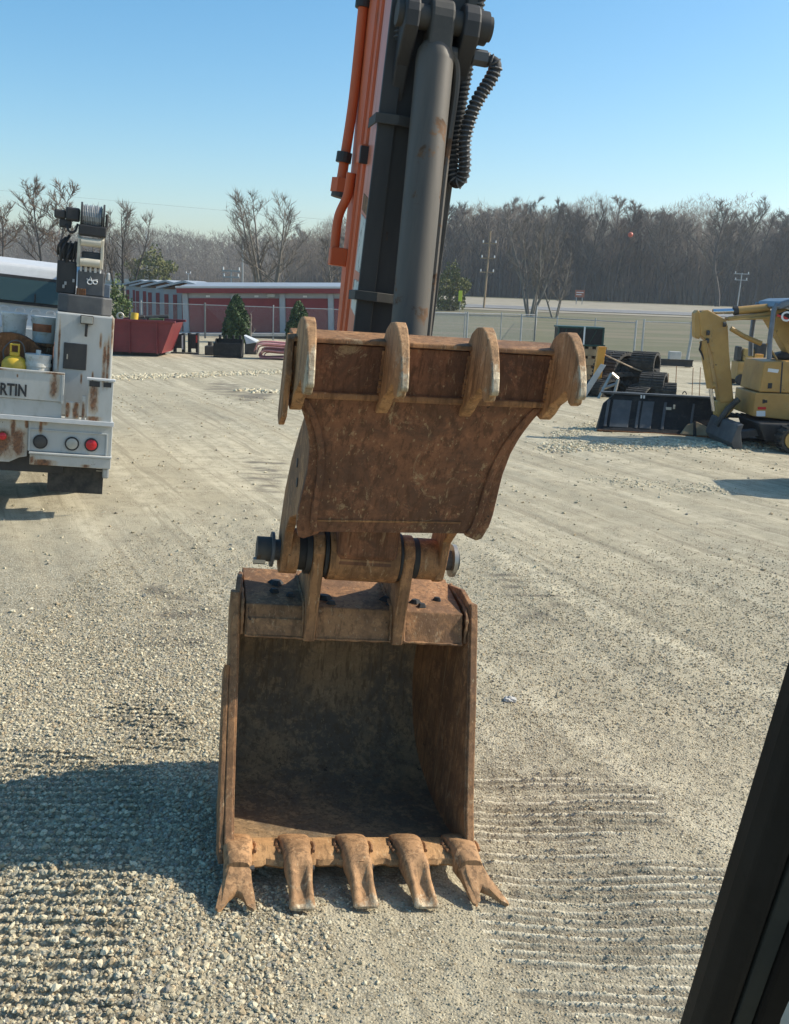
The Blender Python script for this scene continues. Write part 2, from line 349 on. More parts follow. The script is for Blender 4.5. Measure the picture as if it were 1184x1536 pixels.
def surf(x, y):
    """height, coarse, pale, damp fields of the yard"""
    x = np.asarray(x, float); y = np.asarray(y, float)
    dist = np.hypot(x, y)
    near = 1 - sstep(25, 45, dist)
    h = (fbm(x, y, .35, 3, 1) - .5) * .10 * near + (fbm(x, y, 2.2, 3, 9) - .5) * .022 * near
    un = (x - M_O[0]) * m_r[0] + (y - M_O[1]) * m_r[1]; vn = (x - M_O[0]) * m_f[0] + (y - M_O[1]) * m_f[1]
    flat = np.exp(-((un / 1.35) ** 4 + ((vn - .3) / 1.3) ** 4))
    h = h * (1 - flat) - math.tan(M_TAU) * np.clip(un, -1, 1) * flat - .006 * flat
    h = h + (fbm(x, y, 22, 3, 4) - .5) * .018 * (1 - sstep(9, 16, dist)) + (fbm(x, y, 5, 2, 14) - .5) * .012 * near
    xr = x * math.cos(R(-25)) - y * math.sin(R(-25)); yr = x * math.sin(R(-25)) + y * math.cos(R(-25))
    h = h + (fbm(xr * 2.2, yr * .10, 1., 4, 33) - .5) * .045 * sstep(5.5, 9, dist) * near
    # grouser bars pressed by the tracks
    wob = (fbm(x, y, .8, 2, 21) - .5) * .06 + (fbm(x, y, 7, 2, 22) - .5) * .008
    ph = (y + .03 * x + wob) / .069
    bar = np.abs(((ph % 1) - .5) * 2)              # 0 in groove centre .. 1
    ridge = sstep(.55, .92, bar)
    br = .35 + .65 * sstep(.32, .52, fbm(x * .5, y * 3.5, 2.6, 3, 31)); row = np.floor(ph + .5)
    mr = sstep(-.05, .10, poly_sd(x, y, TRK_R) + (fbm(x, y, 3, 3, 41) - .5) * .28) * br
    ml = sstep(-.05, .08, poly_sd(x, y, TRK_L) + (fbm(x, y, 3, 3, 42) - .5) * .15)
    ml2 = sstep(-.03, .05, poly_sd(x, y, TRK_L2) + (fbm(x, y, 4, 2, 43) - .5) * .12)
    h = h + mr * (ridge - .5) * .013 * (.4 + 1.2 * fbm(x * 3, y * 3, 1.5, 2, 35)) + ml * (ridge - .5) * .022 + ml2 * (ridge - .5) * .016
    dn = sstep(.40, .62, fbm(x * .6, y * 5, 2.2, 4, 51))
    damp_and_shade = np.zeros(x.shape)
    for p in DAMP: damp_and_shade = np.maximum(damp_and_shade, sstep(-.12, .15, poly_sd(x, y, p) + (fbm(x, y, 2, 3, 61) - .5) * .4))
    damp_and_shade = damp_and_shade * dn
    pale = sstep(.25, .6, mr) * sstep(.5, .78, bar) * sstep(.40, .52, fbm(x * 1.1, row * 5.3, 1., 3, 71) + .14 * (row % 3 == 0) - .09 * (row % 3 == 1)) * (.55 + .45 * sstep(.35, .6, fbm(x, y, 16, 2, 73)))  # pale crests paint in the light missing from the raised bars
    dark = np.maximum(damp_and_shade, mr * (1 - ridge) * .7)  # damp patches plus painted shade in the grooves between bars
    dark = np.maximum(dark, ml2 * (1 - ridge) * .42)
    # loose stone lies to the left, fine packed material to the right
    coarse = sstep(.35, -.75, x + (fbm(x, y, .9, 3, 81) - .5) * 1.3 + (y - 4.2) * .22) * (1 - sstep(7, 12, y))
    coarse = np.clip(coarse + ml * .4, 0, 1)
    return h, coarse, pale, dark
def far_rise(x, y): return 2.45 * sstep(70, 225, np.asarray(y, float)) 

def grid_axis(a, b, fn, start):
    out = [start]; 
    while out[-1] < b: out.append(out[-1] + fn(out[-1]))
    lo = [start]
    while lo[-1] > a: lo.append(lo[-1] - fn(lo[-1]))
    return np.array(lo[:0:-1] + out)
gx = grid_axis(-3500, 3500, lambda v: max(.017, .017 * (max(abs(v) - .2, 0) / 1.9) ** 1.8), 0.)
gy = grid_axis(-80, 5000, lambda v: max(.0075, .0075 * (max(v, 0) / 4.9) ** 2.0) if v > 2.6 else max(.0075, .25 * (2.6 - v)), 3.2)
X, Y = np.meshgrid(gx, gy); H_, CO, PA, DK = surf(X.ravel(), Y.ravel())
nx, ny = len(gx), len(gy)
Z = H_ + far_rise(X.ravel(), Y.ravel())
me = bpy.data.meshes.new('ground'); me.vertices.add(nx * ny)
me.vertices.foreach_set('co', np.stack([X.ravel(), Y.ravel(), Z], 1).ravel())
ii = (np.arange(ny - 1)[:, None] * nx + np.arange(nx - 1)[None]).ravel()
quads = np.stack([ii, ii + 1, ii + nx + 1, ii + nx], 1)
me.loops.add(quads.size); me.loops.foreach_set('vertex_index', quads.ravel().astype(np.int32))
me.polygons.add(len(quads)); me.polygons.foreach_set('loop_start', (np.arange(len(quads)) * 4).astype(np.int32)); me.polygons.foreach_set('loop_total', np.full(len(quads), 4, np.int32))
me.polygons.foreach_set('use_smooth', np.ones(len(quads), bool))
for nm, arr in (('coarse', CO), ('pale', PA), ('damp_and_shade', DK)):
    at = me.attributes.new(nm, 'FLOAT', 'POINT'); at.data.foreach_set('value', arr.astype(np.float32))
me.update(calc_edges=True); me.validate()

def groundmat():
    m, n, l, b = nt('yard_gravel_and_field')
    geo = n.new('ShaderNodeNewGeometry').outputs['Position']
    def attr(a):
        t = n.new('ShaderNodeAttribute'); t.attribute_name = a; return t.outputs['Fac']
    co, pa, dk = attr('coarse'), attr('pale'), attr('damp_and_shade')
    # packed stone dust
    n1 = noise(n, l, geo, .55, 6, .6); n2 = noise(n, l, geo, 6, 8, .7); n3 = noise(n, l, geo, 90, 6, .75)
    rot = scaled(n, l, geo, (1, 1, 1), (0, 0, R(-25)))
    st = noise(n, l, scaled(n, l, rot, (2.2, .10, 1)), 1.0, 7, .68, .25)
    st2 = noise(n, l, scaled(n, l, rot, (5, .16, 1)), 1.0, 5, .7, .4)
    fine = mixc(n, l, ramp(n, l, n1, .3, .7), (.42, .365, .25), (.49, .43, .30))
    fine = mixc(n, l, math_(n, l, 'MULTIPLY', ramp(n, l, st, .46, .60), .75), fine, (.62, .55, .39))
    fine = mixc(n, l, math_(n, l, 'MULTIPLY', ramp(n, l, st2, .53, .64), .6), fine, (.255, .215, .145))
    fine = mixc(n, l, math_(n, l, 'MULTIPLY', ramp(n, l, n2, .5, .75), .35), fine, (.30, .255, .17))
    fine = mixc(n, l, math_(n, l, 'MULTIPLY', ramp(n, l, n3, .45, .75), .55), fine, (.24, .205, .14))
    # little stones
    def vor(scale, feat='F1'):
        v = n.new('ShaderNodeTexVoronoi'); v.inputs['Scale'].default_value = scale; v.feature = feat; l.new(geo, v.inputs['Vector']); return v
    v1 = vor(75); v2 = vor(38)
    def stonecol(v):
        sx = n.new('ShaderNodeSeparateColor'); l.new(v.outputs['Color'], sx.inputs[0])
        a = mixc(n, l, ramp(n, l, sx.outputs[0], 0, 1), (.24, .205, .14), (.72, .645, .475))
        return mixc(n, l, math_(n, l, 'MULTIPLY', ramp(n, l, sx.outputs[1], .7, 1), .7), a, (.42, .31, .18))
    s1 = mixc(n, l, ramp(n, l, v1.outputs['Distance'], .3, .75), stonecol(v1), (.19, .158, .10))
    s2 = mixc(n, l, ramp(n, l, v2.outputs['Distance'], .3, .75), stonecol(v2), (.19, .158, .10))
    patch = ramp(n, l, noise(n, l, geo, 3.5, 6, .7), .42, .62)
    col = mixc(n, l, math_(n, l, 'MULTIPLY', patch, .62), fine, s1)
    col = mixc(n, l, math_(n, l, 'MULTIPLY', co, .85), col, mixc(n, l, ramp(n, l, n2, .4, .6), s1, s2))
    warm = math_(n, l, 'MULTIPLY', co, ramp(n, l, n1, .35, .7))
    col = mixc(n, l, math_(n, l, 'MULTIPLY', warm, .3), col, (.52, .46, .33))
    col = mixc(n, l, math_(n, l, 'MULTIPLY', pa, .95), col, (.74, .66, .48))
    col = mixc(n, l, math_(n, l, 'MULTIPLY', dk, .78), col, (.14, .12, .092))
    # field beyond the yard fence: dull spring grass, bare soil, a pale hard strip
    sp = n.new('ShaderNodeSeparateXYZ'); l.new(geo, sp.inputs[0])
    g1 = noise(n, l, scaled(n, l, geo, (.05, .22, 1)), 1, 7, .7); g2 = noise(n, l, geo, 1.4, 8, .75)
    gr = mixc(n, l, ramp(n, l, g1, .42, .56), (.20, .17, .112), (.14, .138, .078))
    gr = mixc(n, l, math_(n, l, 'MULTIPLY', ramp(n, l, g2, .5, .8), .5), gr, (.22, .195, .135))
    yy = math_(n, l, 'ADD', sp.outputs[1], math_(n, l, 'MULTIPLY', math_(n, l, 'SUBTRACT', noise(n, l, geo, .5, 5, .7), .5), 7.))
    yl = math_(n, l, 'ADD', yy, math_(n, l, 'MULTIPLY', ramp(n, l, sp.outputs[0], -2, 5), 14.))
    fk = ramp(n, l, yl, 62., 65.)
    col = mixc(n, l, fk, col, gr)
    l.new(col, b.inputs['Base Color']); b.inputs['Roughness'].default_value = .92; b.inputs['Specular IOR Level'].default_value = .25
    hgt = math_(n, l, 'ADD', math_(n, l, 'MULTIPLY', n3, .8), math_(n, l, 'MULTIPLY', math_(n, l, 'SUBTRACT', 1., v1.outputs['Distance']), .8))
    hgt = math_(n, l, 'ADD', hgt, math_(n, l, 'MULTIPLY', math_(n, l, 'SUBTRACT', 1., v2.outputs['Distance']), co))
    bump(n, l, b, hgt, .75, .011)
    return m
M['ground'] = groundmat()
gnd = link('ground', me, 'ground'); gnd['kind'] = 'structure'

# loose stones lying on the ground (uncountable)
def stones():
    P = []; 
    def scat(n, x0, x1, y0, y1, smin, smax, keep, tone=(0, 1), pw=2.):
        x = rng.uniform(x0, x1, n); y = rng.uniform(y0, y1, n); k = rng.random(n) < keep(x, y)
        x, y = x[k], y[k]; s = smin + (smax - smin) * rng.random(len(x)) ** pw
        P.append(np.stack([x, y, s, rng.uniform(*tone, len(x))], 1))
    cf = lambda x, y: surf(x, y)[1]
    barf = lambda x, y: .2 + .8 * sstep(.35, .8, np.abs((((y + .03 * x + (fbm(x, y, .8, 2, 21) - .5) * .06) / .069 % 1) - .5) * 2))
    fade = lambda y, a, b: 1 - sstep(a, b, y)
    scat(70000, -3.2, .3, 2.7, 8.5, .004, .0125, lambda x, y: cf(x, y) * fade(y, 6, 8.5), (.25, 1))
    scat(11000, -2.6, -.05, 2.7, 5.2, .007, .018, lambda x, y: sstep(.5, .95, cf(x, y)) * (.3 + .7 * sstep(-.1, .08, poly_sd(x, y, TRK_L)) * barf(x, y)) * fade(y, 4.7, 5.2), (.3, 1))
    scat(1200, -6, -.6, 4.8, 9, .009, .017, lambda x, y: cf(x, y), (.3, 1))
    scat(60000, -2.2, 2.6, 2.7, 6.4, .0028, .0062, lambda x, y: np.full(x.shape, .75), (0, 1))
    scat(75000, -3., 4.6, 6., 12.5, .0042, .0095, lambda x, y: .9 * fade(y, 8, 12.5) * sstep(6., 6.6, y), (0, .9))
    scat(2500, -2., 3., 2.7, 8., .005, .011, lambda x, y: np.full(x.shape, .5), (0, 1), 3)
    scat(5200, -7, 9, 6.5, 26, .008, .026, lambda x, y: .3 + .7 * sstep(.5, .6, fbm(x, y, .5, 3, 5)), (.1, 1), 3)
    # windrows of clean pale stone
    for (a, b_, wd_, k, s0, s1) in ((G(165, 566), G(470, 556), .9, 2600, .015, .045), (G(815, 672), G(1300, 668), .6, 2400, .012, .035), (G(905, 636), G(830, 660), .7, 600, .012, .028),
                                   (G(360, 585), G(430, 590), .4, 90, .03, .07), (G(890, 720), G(1090, 735), .6, 300, .01, .022)):
        t = rng.random(k); q = a[None] + (b_ - a)[None] * t[:, None]
        x = q[:, 0] + rng.normal(0, .15, k); y = q[:, 1] + rng.normal(0, wd_ * .5, k)
        P.append(np.stack([x, y, s0 + (s1 - s0) * rng.random(k) ** 2, rng.uniform(.6, 1.25, k)], 1))
    A = np.concatenate(P); z = surf(A[:, 0], A[:, 1])[0]
    # nothing underneath the bucket or its teeth
    un = (A[:, 0] - M_O[0]) * m_r[0] + (A[:, 1] - M_O[1]) * m_r[1]; vn = (A[:, 0] - M_O[0]) * m_f[0] + (A[:, 1] - M_O[1]) * m_f[1]
    k = ~((abs(un) < .64) & (vn > -.05) & (vn < 1.25)); A = A[k]; z = z[k]; n = len(A)
    me = bpy.data.meshes.new('loose_gravel'); me.vertices.add(n)
    me.vertices.foreach_set('co', np.stack([A[:, 0], A[:, 1], z + A[:, 2] * .25], 1).ravel())
    sc = A[:, 2:3] * np.stack([rng.uniform(.8, 1.35, n), rng.uniform(.7, 1.1, n), rng.uniform(.45, .85, n)], 1)
    at = me.attributes.new('scl', 'FLOAT_VECTOR', 'POINT'); at.data.foreach_set('vector', sc.astype(np.float32).ravel())
    rt = np.stack([rng.normal(0, .25, n), rng.normal(0, .25, n), rng.uniform(0, 6.28, n)], 1)
    at = me.attributes.new('rot', 'FLOAT_VECTOR', 'POINT'); at.data.foreach_set('vector', rt.astype(np.float32).ravel())
    at = me.attributes.new('tone', 'FLOAT', 'POINT'); at.data.foreach_set('value', A[:, 3].astype(np.float32))
    m, nn, l, b = nt('gravel_stone')
    a1 = nn.new('ShaderNodeAttribute'); a1.attribute_type = 'INSTANCER'; a1.attribute_name = 'tone'
    oi = nn.new('ShaderNodeObjectInfo')
    g = nn.new('ShaderNodeNewGeometry').outputs['Position']
    col = mixc(nn, l, ramp(nn, l, a1.outputs['Fac'], 0, 1.2), (.28, .235, .15), (.72, .64, .45))
    wn_ = nn.new('ShaderNodeTexWhiteNoise'); wn_.noise_dimensions = '1D'; l.new(math_(nn, l, 'MULTIPLY', a1.outputs['Fac'], 913.7), wn_.inputs['W'])
    col = mixc(nn, l, math_(nn, l, 'MULTIPLY', ramp(nn, l, wn_.outputs['Value'], .78, .95), .6), col, (.44, .31, .17))
    col = mixc(nn, l, math_(nn, l, 'MULTIPLY', ramp(nn, l, wn_.outputs['Value'], .18, .05), .6), col, (.16, .16, .165))
    col = mixc(nn, l, math_(nn, l, 'MULTIPLY', ramp(nn, l, noise(nn, l, g, 130, 4, .7), .5, .7), .35), col, (.28, .25, .2))
    l.new(col, b.inputs['Base Color']); b.inputs['Roughness'].default_value = .9; b.inputs['Specular IOR Level'].default_value = .25
    M['stone'] = m; me.materials.append(m)
    o = bpy.data.objects.new('loose_gravel', me); COL.objects.link(o); o['kind'] = 'stuff'
    tag(o, 'loose pale gravel stones strewn over the packed yard', 'gravel')
    ng = bpy.data.node_groups.new('stone_scatter', 'GeometryNodeTree')
    ng.interface.new_socket('Geometry', in_out='INPUT', socket_type='NodeSocketGeometry'); ng.interface.new_socket('Geometry', in_out='OUTPUT', socket_type='NodeSocketGeometry')
    N = ng.nodes; L = ng.links
    gi = N.new('NodeGroupInput'); go = N.new('NodeGroupOutput')
    j = N.new('GeometryNodeGeometryToInstance')
    for k in range(4):
        ic = N.new('GeometryNodeMeshIcoSphere'); ic.inputs['Radius'].default_value = 1; ic.inputs['Subdivisions'].default_value = 2
        sp = N.new('GeometryNodeSetPosition'); no = N.new('ShaderNodeTexNoise'); no.inputs['Scale'].default_value = .85; no.inputs['Detail'].default_value = 1.5
        ps = N.new('GeometryNodeInputPosition'); ad = N.new('ShaderNodeVectorMath'); ad.operation = 'ADD'; ad.inputs[1].default_value = (k * 7.3, k * 3.1, k * 5.7)
        L.new(ps.outputs[0], ad.inputs[0]); L.new(ad.outputs[0], no.inputs['Vector'])
        sb = N.new('ShaderNodeVectorMath'); sb.operation = 'SUBTRACT'; sb.inputs[1].default_value = (.5, .5, .5); L.new(no.outputs['Color'], sb.inputs[0])
        sc_ = N.new('ShaderNodeVectorMath'); sc_.operation = 'SCALE'; sc_.inputs['Scale'].default_value = 1.9; L.new(sb.outputs[0], sc_.inputs[0])
        L.new(ic.outputs[0], sp.inputs['Geometry']); L.new(sc_.outputs[0], sp.inputs['Offset'])
        sm = N.new('GeometryNodeSetMaterial'); sm.inputs['Material'].default_value = m; L.new(sp.outputs[0], sm.inputs[0])
        L.new(sm.outputs[0], j.inputs[0])
    iop = N.new('GeometryNodeInstanceOnPoints'); iop.inputs['Pick Instance'].default_value = True
    L.new(gi.outputs[0], iop.inputs['Points']); L.new(j.outputs[0], iop.inputs['Instance'])
    def na(nm, tp):
        q = N.new('GeometryNodeInputNamedAttribute'); q.data_type = tp; q.inputs['Name'].default_value = nm; return q.outputs[0]
    L.new(na('scl', 'FLOAT_VECTOR'), iop.inputs['Scale'])
    L.new(na('rot', 'FLOAT_VECTOR'), iop.inputs['Rotation'])
    rv = N.new('FunctionNodeRandomValue'); rv.data_type = 'INT'; rv.inputs[4].default_value = 0; rv.inputs[5].default_value = 3
    L.new(rv.outputs[2], iop.inputs['Instance Index'])
    L.new(iop.outputs[0], go.inputs[0])
    md = o.modifiers.new('scatter', 'NODES'); md.node_group = ng
stones()

# ================================================================== the excavator we look out of: arm, thumb, bucket, cab post
EX = thing('excavator', 'orange excavator arm holding a rusty bucket and folded thumb on the gravel', 'excavator', frame(M_O, m_r, m_f, m_z))
def vw(u, pts): return [(u, v, w) for v, w in pts]
def plate(mb, u0, u1, pts): return mb.prism(vw(u0, pts), vw(u1, pts))

# ---- bucket
BW = .592
def bw(v): return BW - .01 + .035 * min(max(v, 0), .6) / .6 - .075 * min(max(v - .6, 0), .7) / .65          # the bucket narrows towards its back
prof = [(0.0, .105), (.22, .075), (.5, .05), (.78, .07), (.98, .15), (1.13, .30), (1.22, .50), (1.245, .70), (1.20, .90), (1.09, 1.07), (.93, 1.19)]
PR = spline([(a, 0, b) for a, b in prof], 4); PR = [(p[0], p[2]) for p in PR]
def offs(P, d):
    out = []
    for i in range(len(P)):
        a = P[max(i - 1, 0)]; b = P[min(i + 1, len(P) - 1)]; t = (b[0] - a[0], b[1] - a[1]); k = math.hypot(*t)
        out.append((P[i][0] + t[1] / k * d, P[i][1] - t[0] / k * d))
    return out
outer = offs(PR, .026)
b_sh = MB()
k = len(PR); nu = 9; vs = []
for layer in (PR, outer):
    for (v, w) in layer:
        for j in range(nu):
            hw = bw(v) - .012; vs.append((-hw + 2 * hw * j / (nu - 1), v, w))
fs = []
for lay in range(2):
    o = lay * k * nu
    fs += [(o + i * nu + j, o + i * nu + j + 1, o + (i + 1) * nu + j + 1, o + (i + 1) * nu + j) for i in range(k - 1) for j in range(nu - 1)]
q = k * nu
fs += [(i * nu, (i + 1) * nu, q + (i + 1) * nu, q + i * nu) for i in range(k - 1)] + [(i * nu + nu - 1, (i + 1) * nu + nu - 1, q + (i + 1) * nu + nu - 1, q + i * nu + nu - 1) for i in range(k - 1)]
fs += [(j, j + 1, q + j + 1, q + j) for j in range(nu - 1)] + [((k - 1) * nu + j, (k - 1) * nu + j + 1, q + (k - 1) * nu + j + 1, q + (k - 1) * nu + j) for j in range(nu - 1)]
b_sh.add(vs, fs)
bucket = b_sh.build('bucket', 'rust_in', EX, smooth=True); bucket['label'] = 'wide rusty digging bucket resting on its teeth, mouth towards the cab'
# side plates follow the floor curve and carry the bowed front edge
front = [(.93, 1.245), (.72, 1.275), (.585, 1.235), (.525, 1.13), (.455, .98), (.36, .80), (.25, .55), (.13, .30), (.04, .17), (-.015, .10)]
side = [(v, w - .012) for v, w in outer[2:]] + front
for sgn in (-1, 1):
    mb = MB(); mb.prism([(sgn * (bw(v) + .014), v, w) for v, w in side], [(sgn * (bw(v) - .012), v, w) for v, w in side])
    mb.build('side_plate', 'rust', bucket, bevel=.004)
    # thick wear bar along the front edge
    mb = MB(); fr = front[2:]
    a = [(v - .012, w + .004) for v, w in fr]; b = [(v + .075, w - .01) for v, w in fr]
    for i in range(len(fr) - 1):
        pass
    ol = a + b[::-1]
    mb.prism([(sgn * (bw(v) + .036), v, w) for v, w in ol], [(sgn * (bw(v) - .004), v, w) for v, w in ol])
    mb.build('edge_bar', 'rust', bucket, bevel=.006)
    if sgn > 0: continue
    mb = MB(); sc = [(.40, .93), (.40, .86), (.29, .60), (.17, .34), (.07, .17), (.0, .09), (.12, .08), (.24, .30), (.38, .62), (.47, .88)]
    sc = [(v - .03, w) for v, w in sc]
    mb.prism([(sgn * (bw(v) + .062), v, w) for v, w in sc], [(sgn * (bw(v) + .037), v, w) for v, w in sc])
    mb.build('side_cutter', 'rust', bucket, bevel=.005)
# lip with worn scallops between the teeth
mb = MB(); TU = [-.555, -.275, 0.01, .285, .56]
us = np.linspace(-BW - .01, BW + .01, 61); secs = []
for u in us:
    dmin = min(abs(u - t) for t in TU); sc_ = .022 * math.cos(dmin / .14 * math.pi / 2) if dmin < .14 else 0
    e = -.035 - .02 * (1 - min(dmin / .14, 1)) + .006 * math.sin(u * 57) + .004 * math.sin(u * 131)
    secs.append([(u, .17, .113), (u, .04, .135), (u, e + .012, .112), (u, e, .088), (u, e + .02, .068), (u, .17, .066)])
mb.loft(secs); lip = mb.build('lip', 'rust_lip', bucket, bevel=.004, smooth=True)
# teeth: adapter nose plus worn point; the corner points are forked and splayed
def sect(u, v, w, hu, hw, n=14, p=3., groove=0., tw=0.):
    out = []
    for i in range(n):
        a = 2 * math.pi * i / n; c, s_ = math.cos(a), math.sin(a)
        x = math.copysign(abs(c) ** (2 / p), c) * hu; z = math.copysign(abs(s_) ** (2 / p), s_) * hw
        if groove and z > 0: z -= groove * max(0, 1 - (abs(x) / (hu * .6)) ** 2)
        out.append((u + x, v, w + z))
    return out
for i, tu in enumerate(TU):
    corner = i in (0, 4); sp = {0: -.012, 4: .075}.get(i, .02 + .012 * (i - 2))
    jig = random.uniform(-.008, .008)
    ad = MB(); ad.loft([sect(tu, .16, .118, .075, .022), sect(tu, .10, .128, .078, .038), sect(tu, .02, .125, .072, .056), sect(tu + sp * .1, -.05, .112, .062, .055), sect(tu + sp * .2, -.10, .1, .056, .046)])
    tooth = ad.build('tooth', 'rust_bright', bucket, smooth=True)
    pt = MB()
    if not corner:
        st = [(-.055, .113, .066, .058, 0), (-.085, .108, .067, .056, .0), (-.115, .094, .062, .048, .018), (-.165, .067, .056, .038, .036), (-.22, .038, .057, .026, .030), (-.262, .016, .061, .012, .008), (-.27, .01, .054, .006, 0)]
        secs = [sect(tu + sp * (-v - .05) / .2, v + jig, w, hu, hw, 32, 3.2, gr) for v, w, hu, hw, gr in st]
        wear = [max(0, (-v - .15) / .2) * 1.0 for v, *_ in st for _ in range(32)]
        pt.loft(secs, wear=wear)
    else:
        half = [(0, -.185), (.032, -.205), (.07, -.262), (.082, -.27), (.092, -.258), (.083, -.20), (.071, -.15), (.064, -.11), (.066, -.05), (.033, -.045)]
        ol = [(a, b) for a, b in half] + [(-a, b) for a, b in half[::-1][:-1]]
        def top(b, q): f_ = min(1, max(0, (-b - .05) / .215)); return .168 * (1 - f_) + .022 * f_ - .012 * math.sin(math.pi * f_) + q
        def bot(b): f_ = min(1, max(0, (-b - .05) / .215)); return .055 * (1 - f_) + .0 * f_
        sh = lambda b: tu + sp * (-b - .05) / .2
        pt.loft([[(sh(b) + a * q, b + jig + dq, (bot(b) if lv == 0 else bot(b) + (top(b, 0) - bot(b)) * lv)) for a, b in ol] for lv, q, dq in ((0, .9, .004), (.3, 1, 0), (.72, .97, .002), (1, .72, .012))], wear=[max(0, (-b - .19) / .2) for _ in range(4) for a, b in ol])
    pt.build('point', 'rust_bright', tooth, smooth=True)
    pn = MB(); pn.tube([(tu + .05 + sp * .1, -.085 + jig, .105), (tu + .075 + sp * .1, -.085 + jig, .105)], .014, 10); pn.build('tooth_pin', 'black_dusty', tooth)
# weld holes in the floor near the lip
for (u, v) in ((.23, .17), (.235, .10), (.375, .13), (.41, .06)):
    mb = MB(); w = .105 - .13 * v; mb.tube([(u, v, w + .001), (u, v, w + .0065)], .013, 12); mb.build('rivet', 'steel', bucket)
# top box beam
mb = MB(); bp = [(.505, 1.035), (.56, 1.185), (.97, 1.26), (1.0, 1.18), (.60, 1.045)]
plate(mb, -BW + .02, BW - .02, bp); beam = mb.build('top_beam', 'rust', bucket, bevel=.006)
mb = MB(); plate(mb, -BW + .03, -.23, [(.501, 1.045), (.502, 1.043), (.53, 1.12), (.528, 1.122)]); mb.build('wear_strip', 'rust', bucket)
# a few clods of tar-black mud on the beam
for (u, v, s_) in ((-.40, .80, .05), (-.42, .70, .035), (-.34, .66, .03), (-.16, .66, .05), (.19, .68, .06), (.20, .62, .045), (.33, .66, .04), (.36, .62, .035), (-.13, .60, .03), (.46, .70, .025)):
    mb = MB(); w0 = 1.19 + (v - .56) * .183; pts = [(u + s_ * (0.6 + .5 * random.random()) * math.cos(a), v + s_ * .8 * (0.5 + .6 * random.random()) * math.sin(a)) for a in np.linspace(0, 6.28, 10)[:-1]]
    mb.prism([(x, y, w0 + (y - v) * .183 - .003) for x, y in pts], [(u + (x - u) * .6, v + (y - v) * .6, w0 + .014) for x, y in pts]); mb.build('mud_clod', 'rubber', bucket)
# hinge ears
PV, PW = .555, 1.475
for u in (-.245, .215):
    ear = [(.485, 1.02), (.485, 1.15), (.46, 1.35), (.45, 1.45)] + arc(PV, PW, .118, 170, 0, 10) + [(.80, 1.30), (.92, 1.25), (.92, 1.21), (.6, 1.06)]
    mb = MB(); plate(mb, u - .03, u + .03, ear); mb.build('hinge_ear', 'rust', bucket, bevel=.008)

def bead(par, pts, r=.009):
    P_ = spline(pts, 10); P_ = [p + np.array([0, math.sin(i * 2.1) * .002, math.cos(i * 2.7) * .002]) for i, p in enumerate(P_)]
    mb = MB(); mb.tube(P_, 0, 6, r_list=[r * (1 + .25 * math.sin(i * 1.9)) for i in range(len(P_))]); return mb.build('weld_bead', 'rust', par, smooth=True)
for u in (-.245, .215):
    for sg in (-1, 1): bead(bucket, [(u + sg * .034, .497, 1.04), (u + sg * .034, .56, 1.19), (u + sg * .034, .75, 1.225), (u + sg * .034, .9, 1.25)])
for sg in (-1, 1): bead(bucket, [(sg * (BW - .005), .515, 1.035), (sg * (BW - .003), .565, 1.19), (sg * (BW - .005), .9, 1.25)])
bead(bucket, [(-.57, .502, 1.036), (-.2, .5, 1.034), (.2, .502, 1.036), (.57, .5, 1.034)], .007)
for t_ in TU: bead(bucket, [(t_ - .08, .0, .137), (t_ - .085, .09, .13), (t_, .165, .122), (t_ + .085, .09, .13), (t_ + .08, .0, .137)], .008)
# ---- pin, bosses, seals
def disc(u0, u1, r, name, mat, par, v=PV, w=PW, n=28, bev=.006):
    mb = MB(); mb.tube([(u0, v, w), (u1, v, w)], r, n); return mb.build(name, mat, par, smooth=True, bevel=bev)
pin = disc(-.53, .50, .052, 'hinge_pin', 'dkgrey', EX)
disc(-.545, -.475, .062, 'pin_head', 'black_dusty', pin)
disc(-.476, -.462, .088, 'washer', 'dkgrey', pin)
mb = MB(); mb.tube([(-.56, PV - .03, PW - .055), (-.50, PV - .03, PW - .055)], .018, 6); mb.build('bolt', 'steel', pin)
disc(.462, .482, .085, 'washer', 'steel', pin)
for u0, u1, r in ((-.345, -.305, .094), (-.305, -.277, .112), (.247, .275, .105), (-.213, -.196, .125), (.17, .184, .125)):
    disc(u0, u1, r, 'seal_ring', 'rubber', pin)
disc(-.40, -.345, .115, 'thumb_boss', 'rust', pin); disc(.275, .40, .107, 'thumb_boss', 'rust', pin)

# ---- stick (dipper arm)
stk = [(.44, 1.92), (.44, 1.93), (.425, 2.4), (.405, 3.0), (.365, 3.7), (.33, 4.3), (.31, 4.8), (1.08, 4.9), (1.14, 4.3), (1.14, 3.6), (1.08, 2.9), (1.0, 2.3), (.90, 1.95), (.80, 1.92)]
mb = MB(); plate(mb, -.185, .165, stk); stick = mb.build('stick', 'orange', EX, bevel=.008); stick['label'] = 'orange painted stick with faded front corner and black front guard'
def fv(w): return float(np.interp(w, [1.62, 1.9, 2.4, 3.0, 3.7, 4.3, 4.8], [.43, .44, .425, .405, .365, .33, .31]))
wsq = np.linspace(1.94, 4.75, 24)
def strip(u0, u1, d0, d1, ws, name, mat, par=stick, bev=.004):
    mb = MB(); mb.loft([[(u0, fv(w) - d1, w), (u1, fv(w) - d1, w), (u1, fv(w) - d0, w), (u0, fv(w) - d0, w)] for w in ws]); return mb.build(name, mat, par, bevel=bev)
strip(-.187, .167, -.01, .006, wsq, 'front_guard', 'black')
strip(-.205, -.125, .006, .03, wsq, 'guard_rail', 'black'); strip(.13, .175, .006, .03, wsq, 'guard_rail', 'black_dusty')
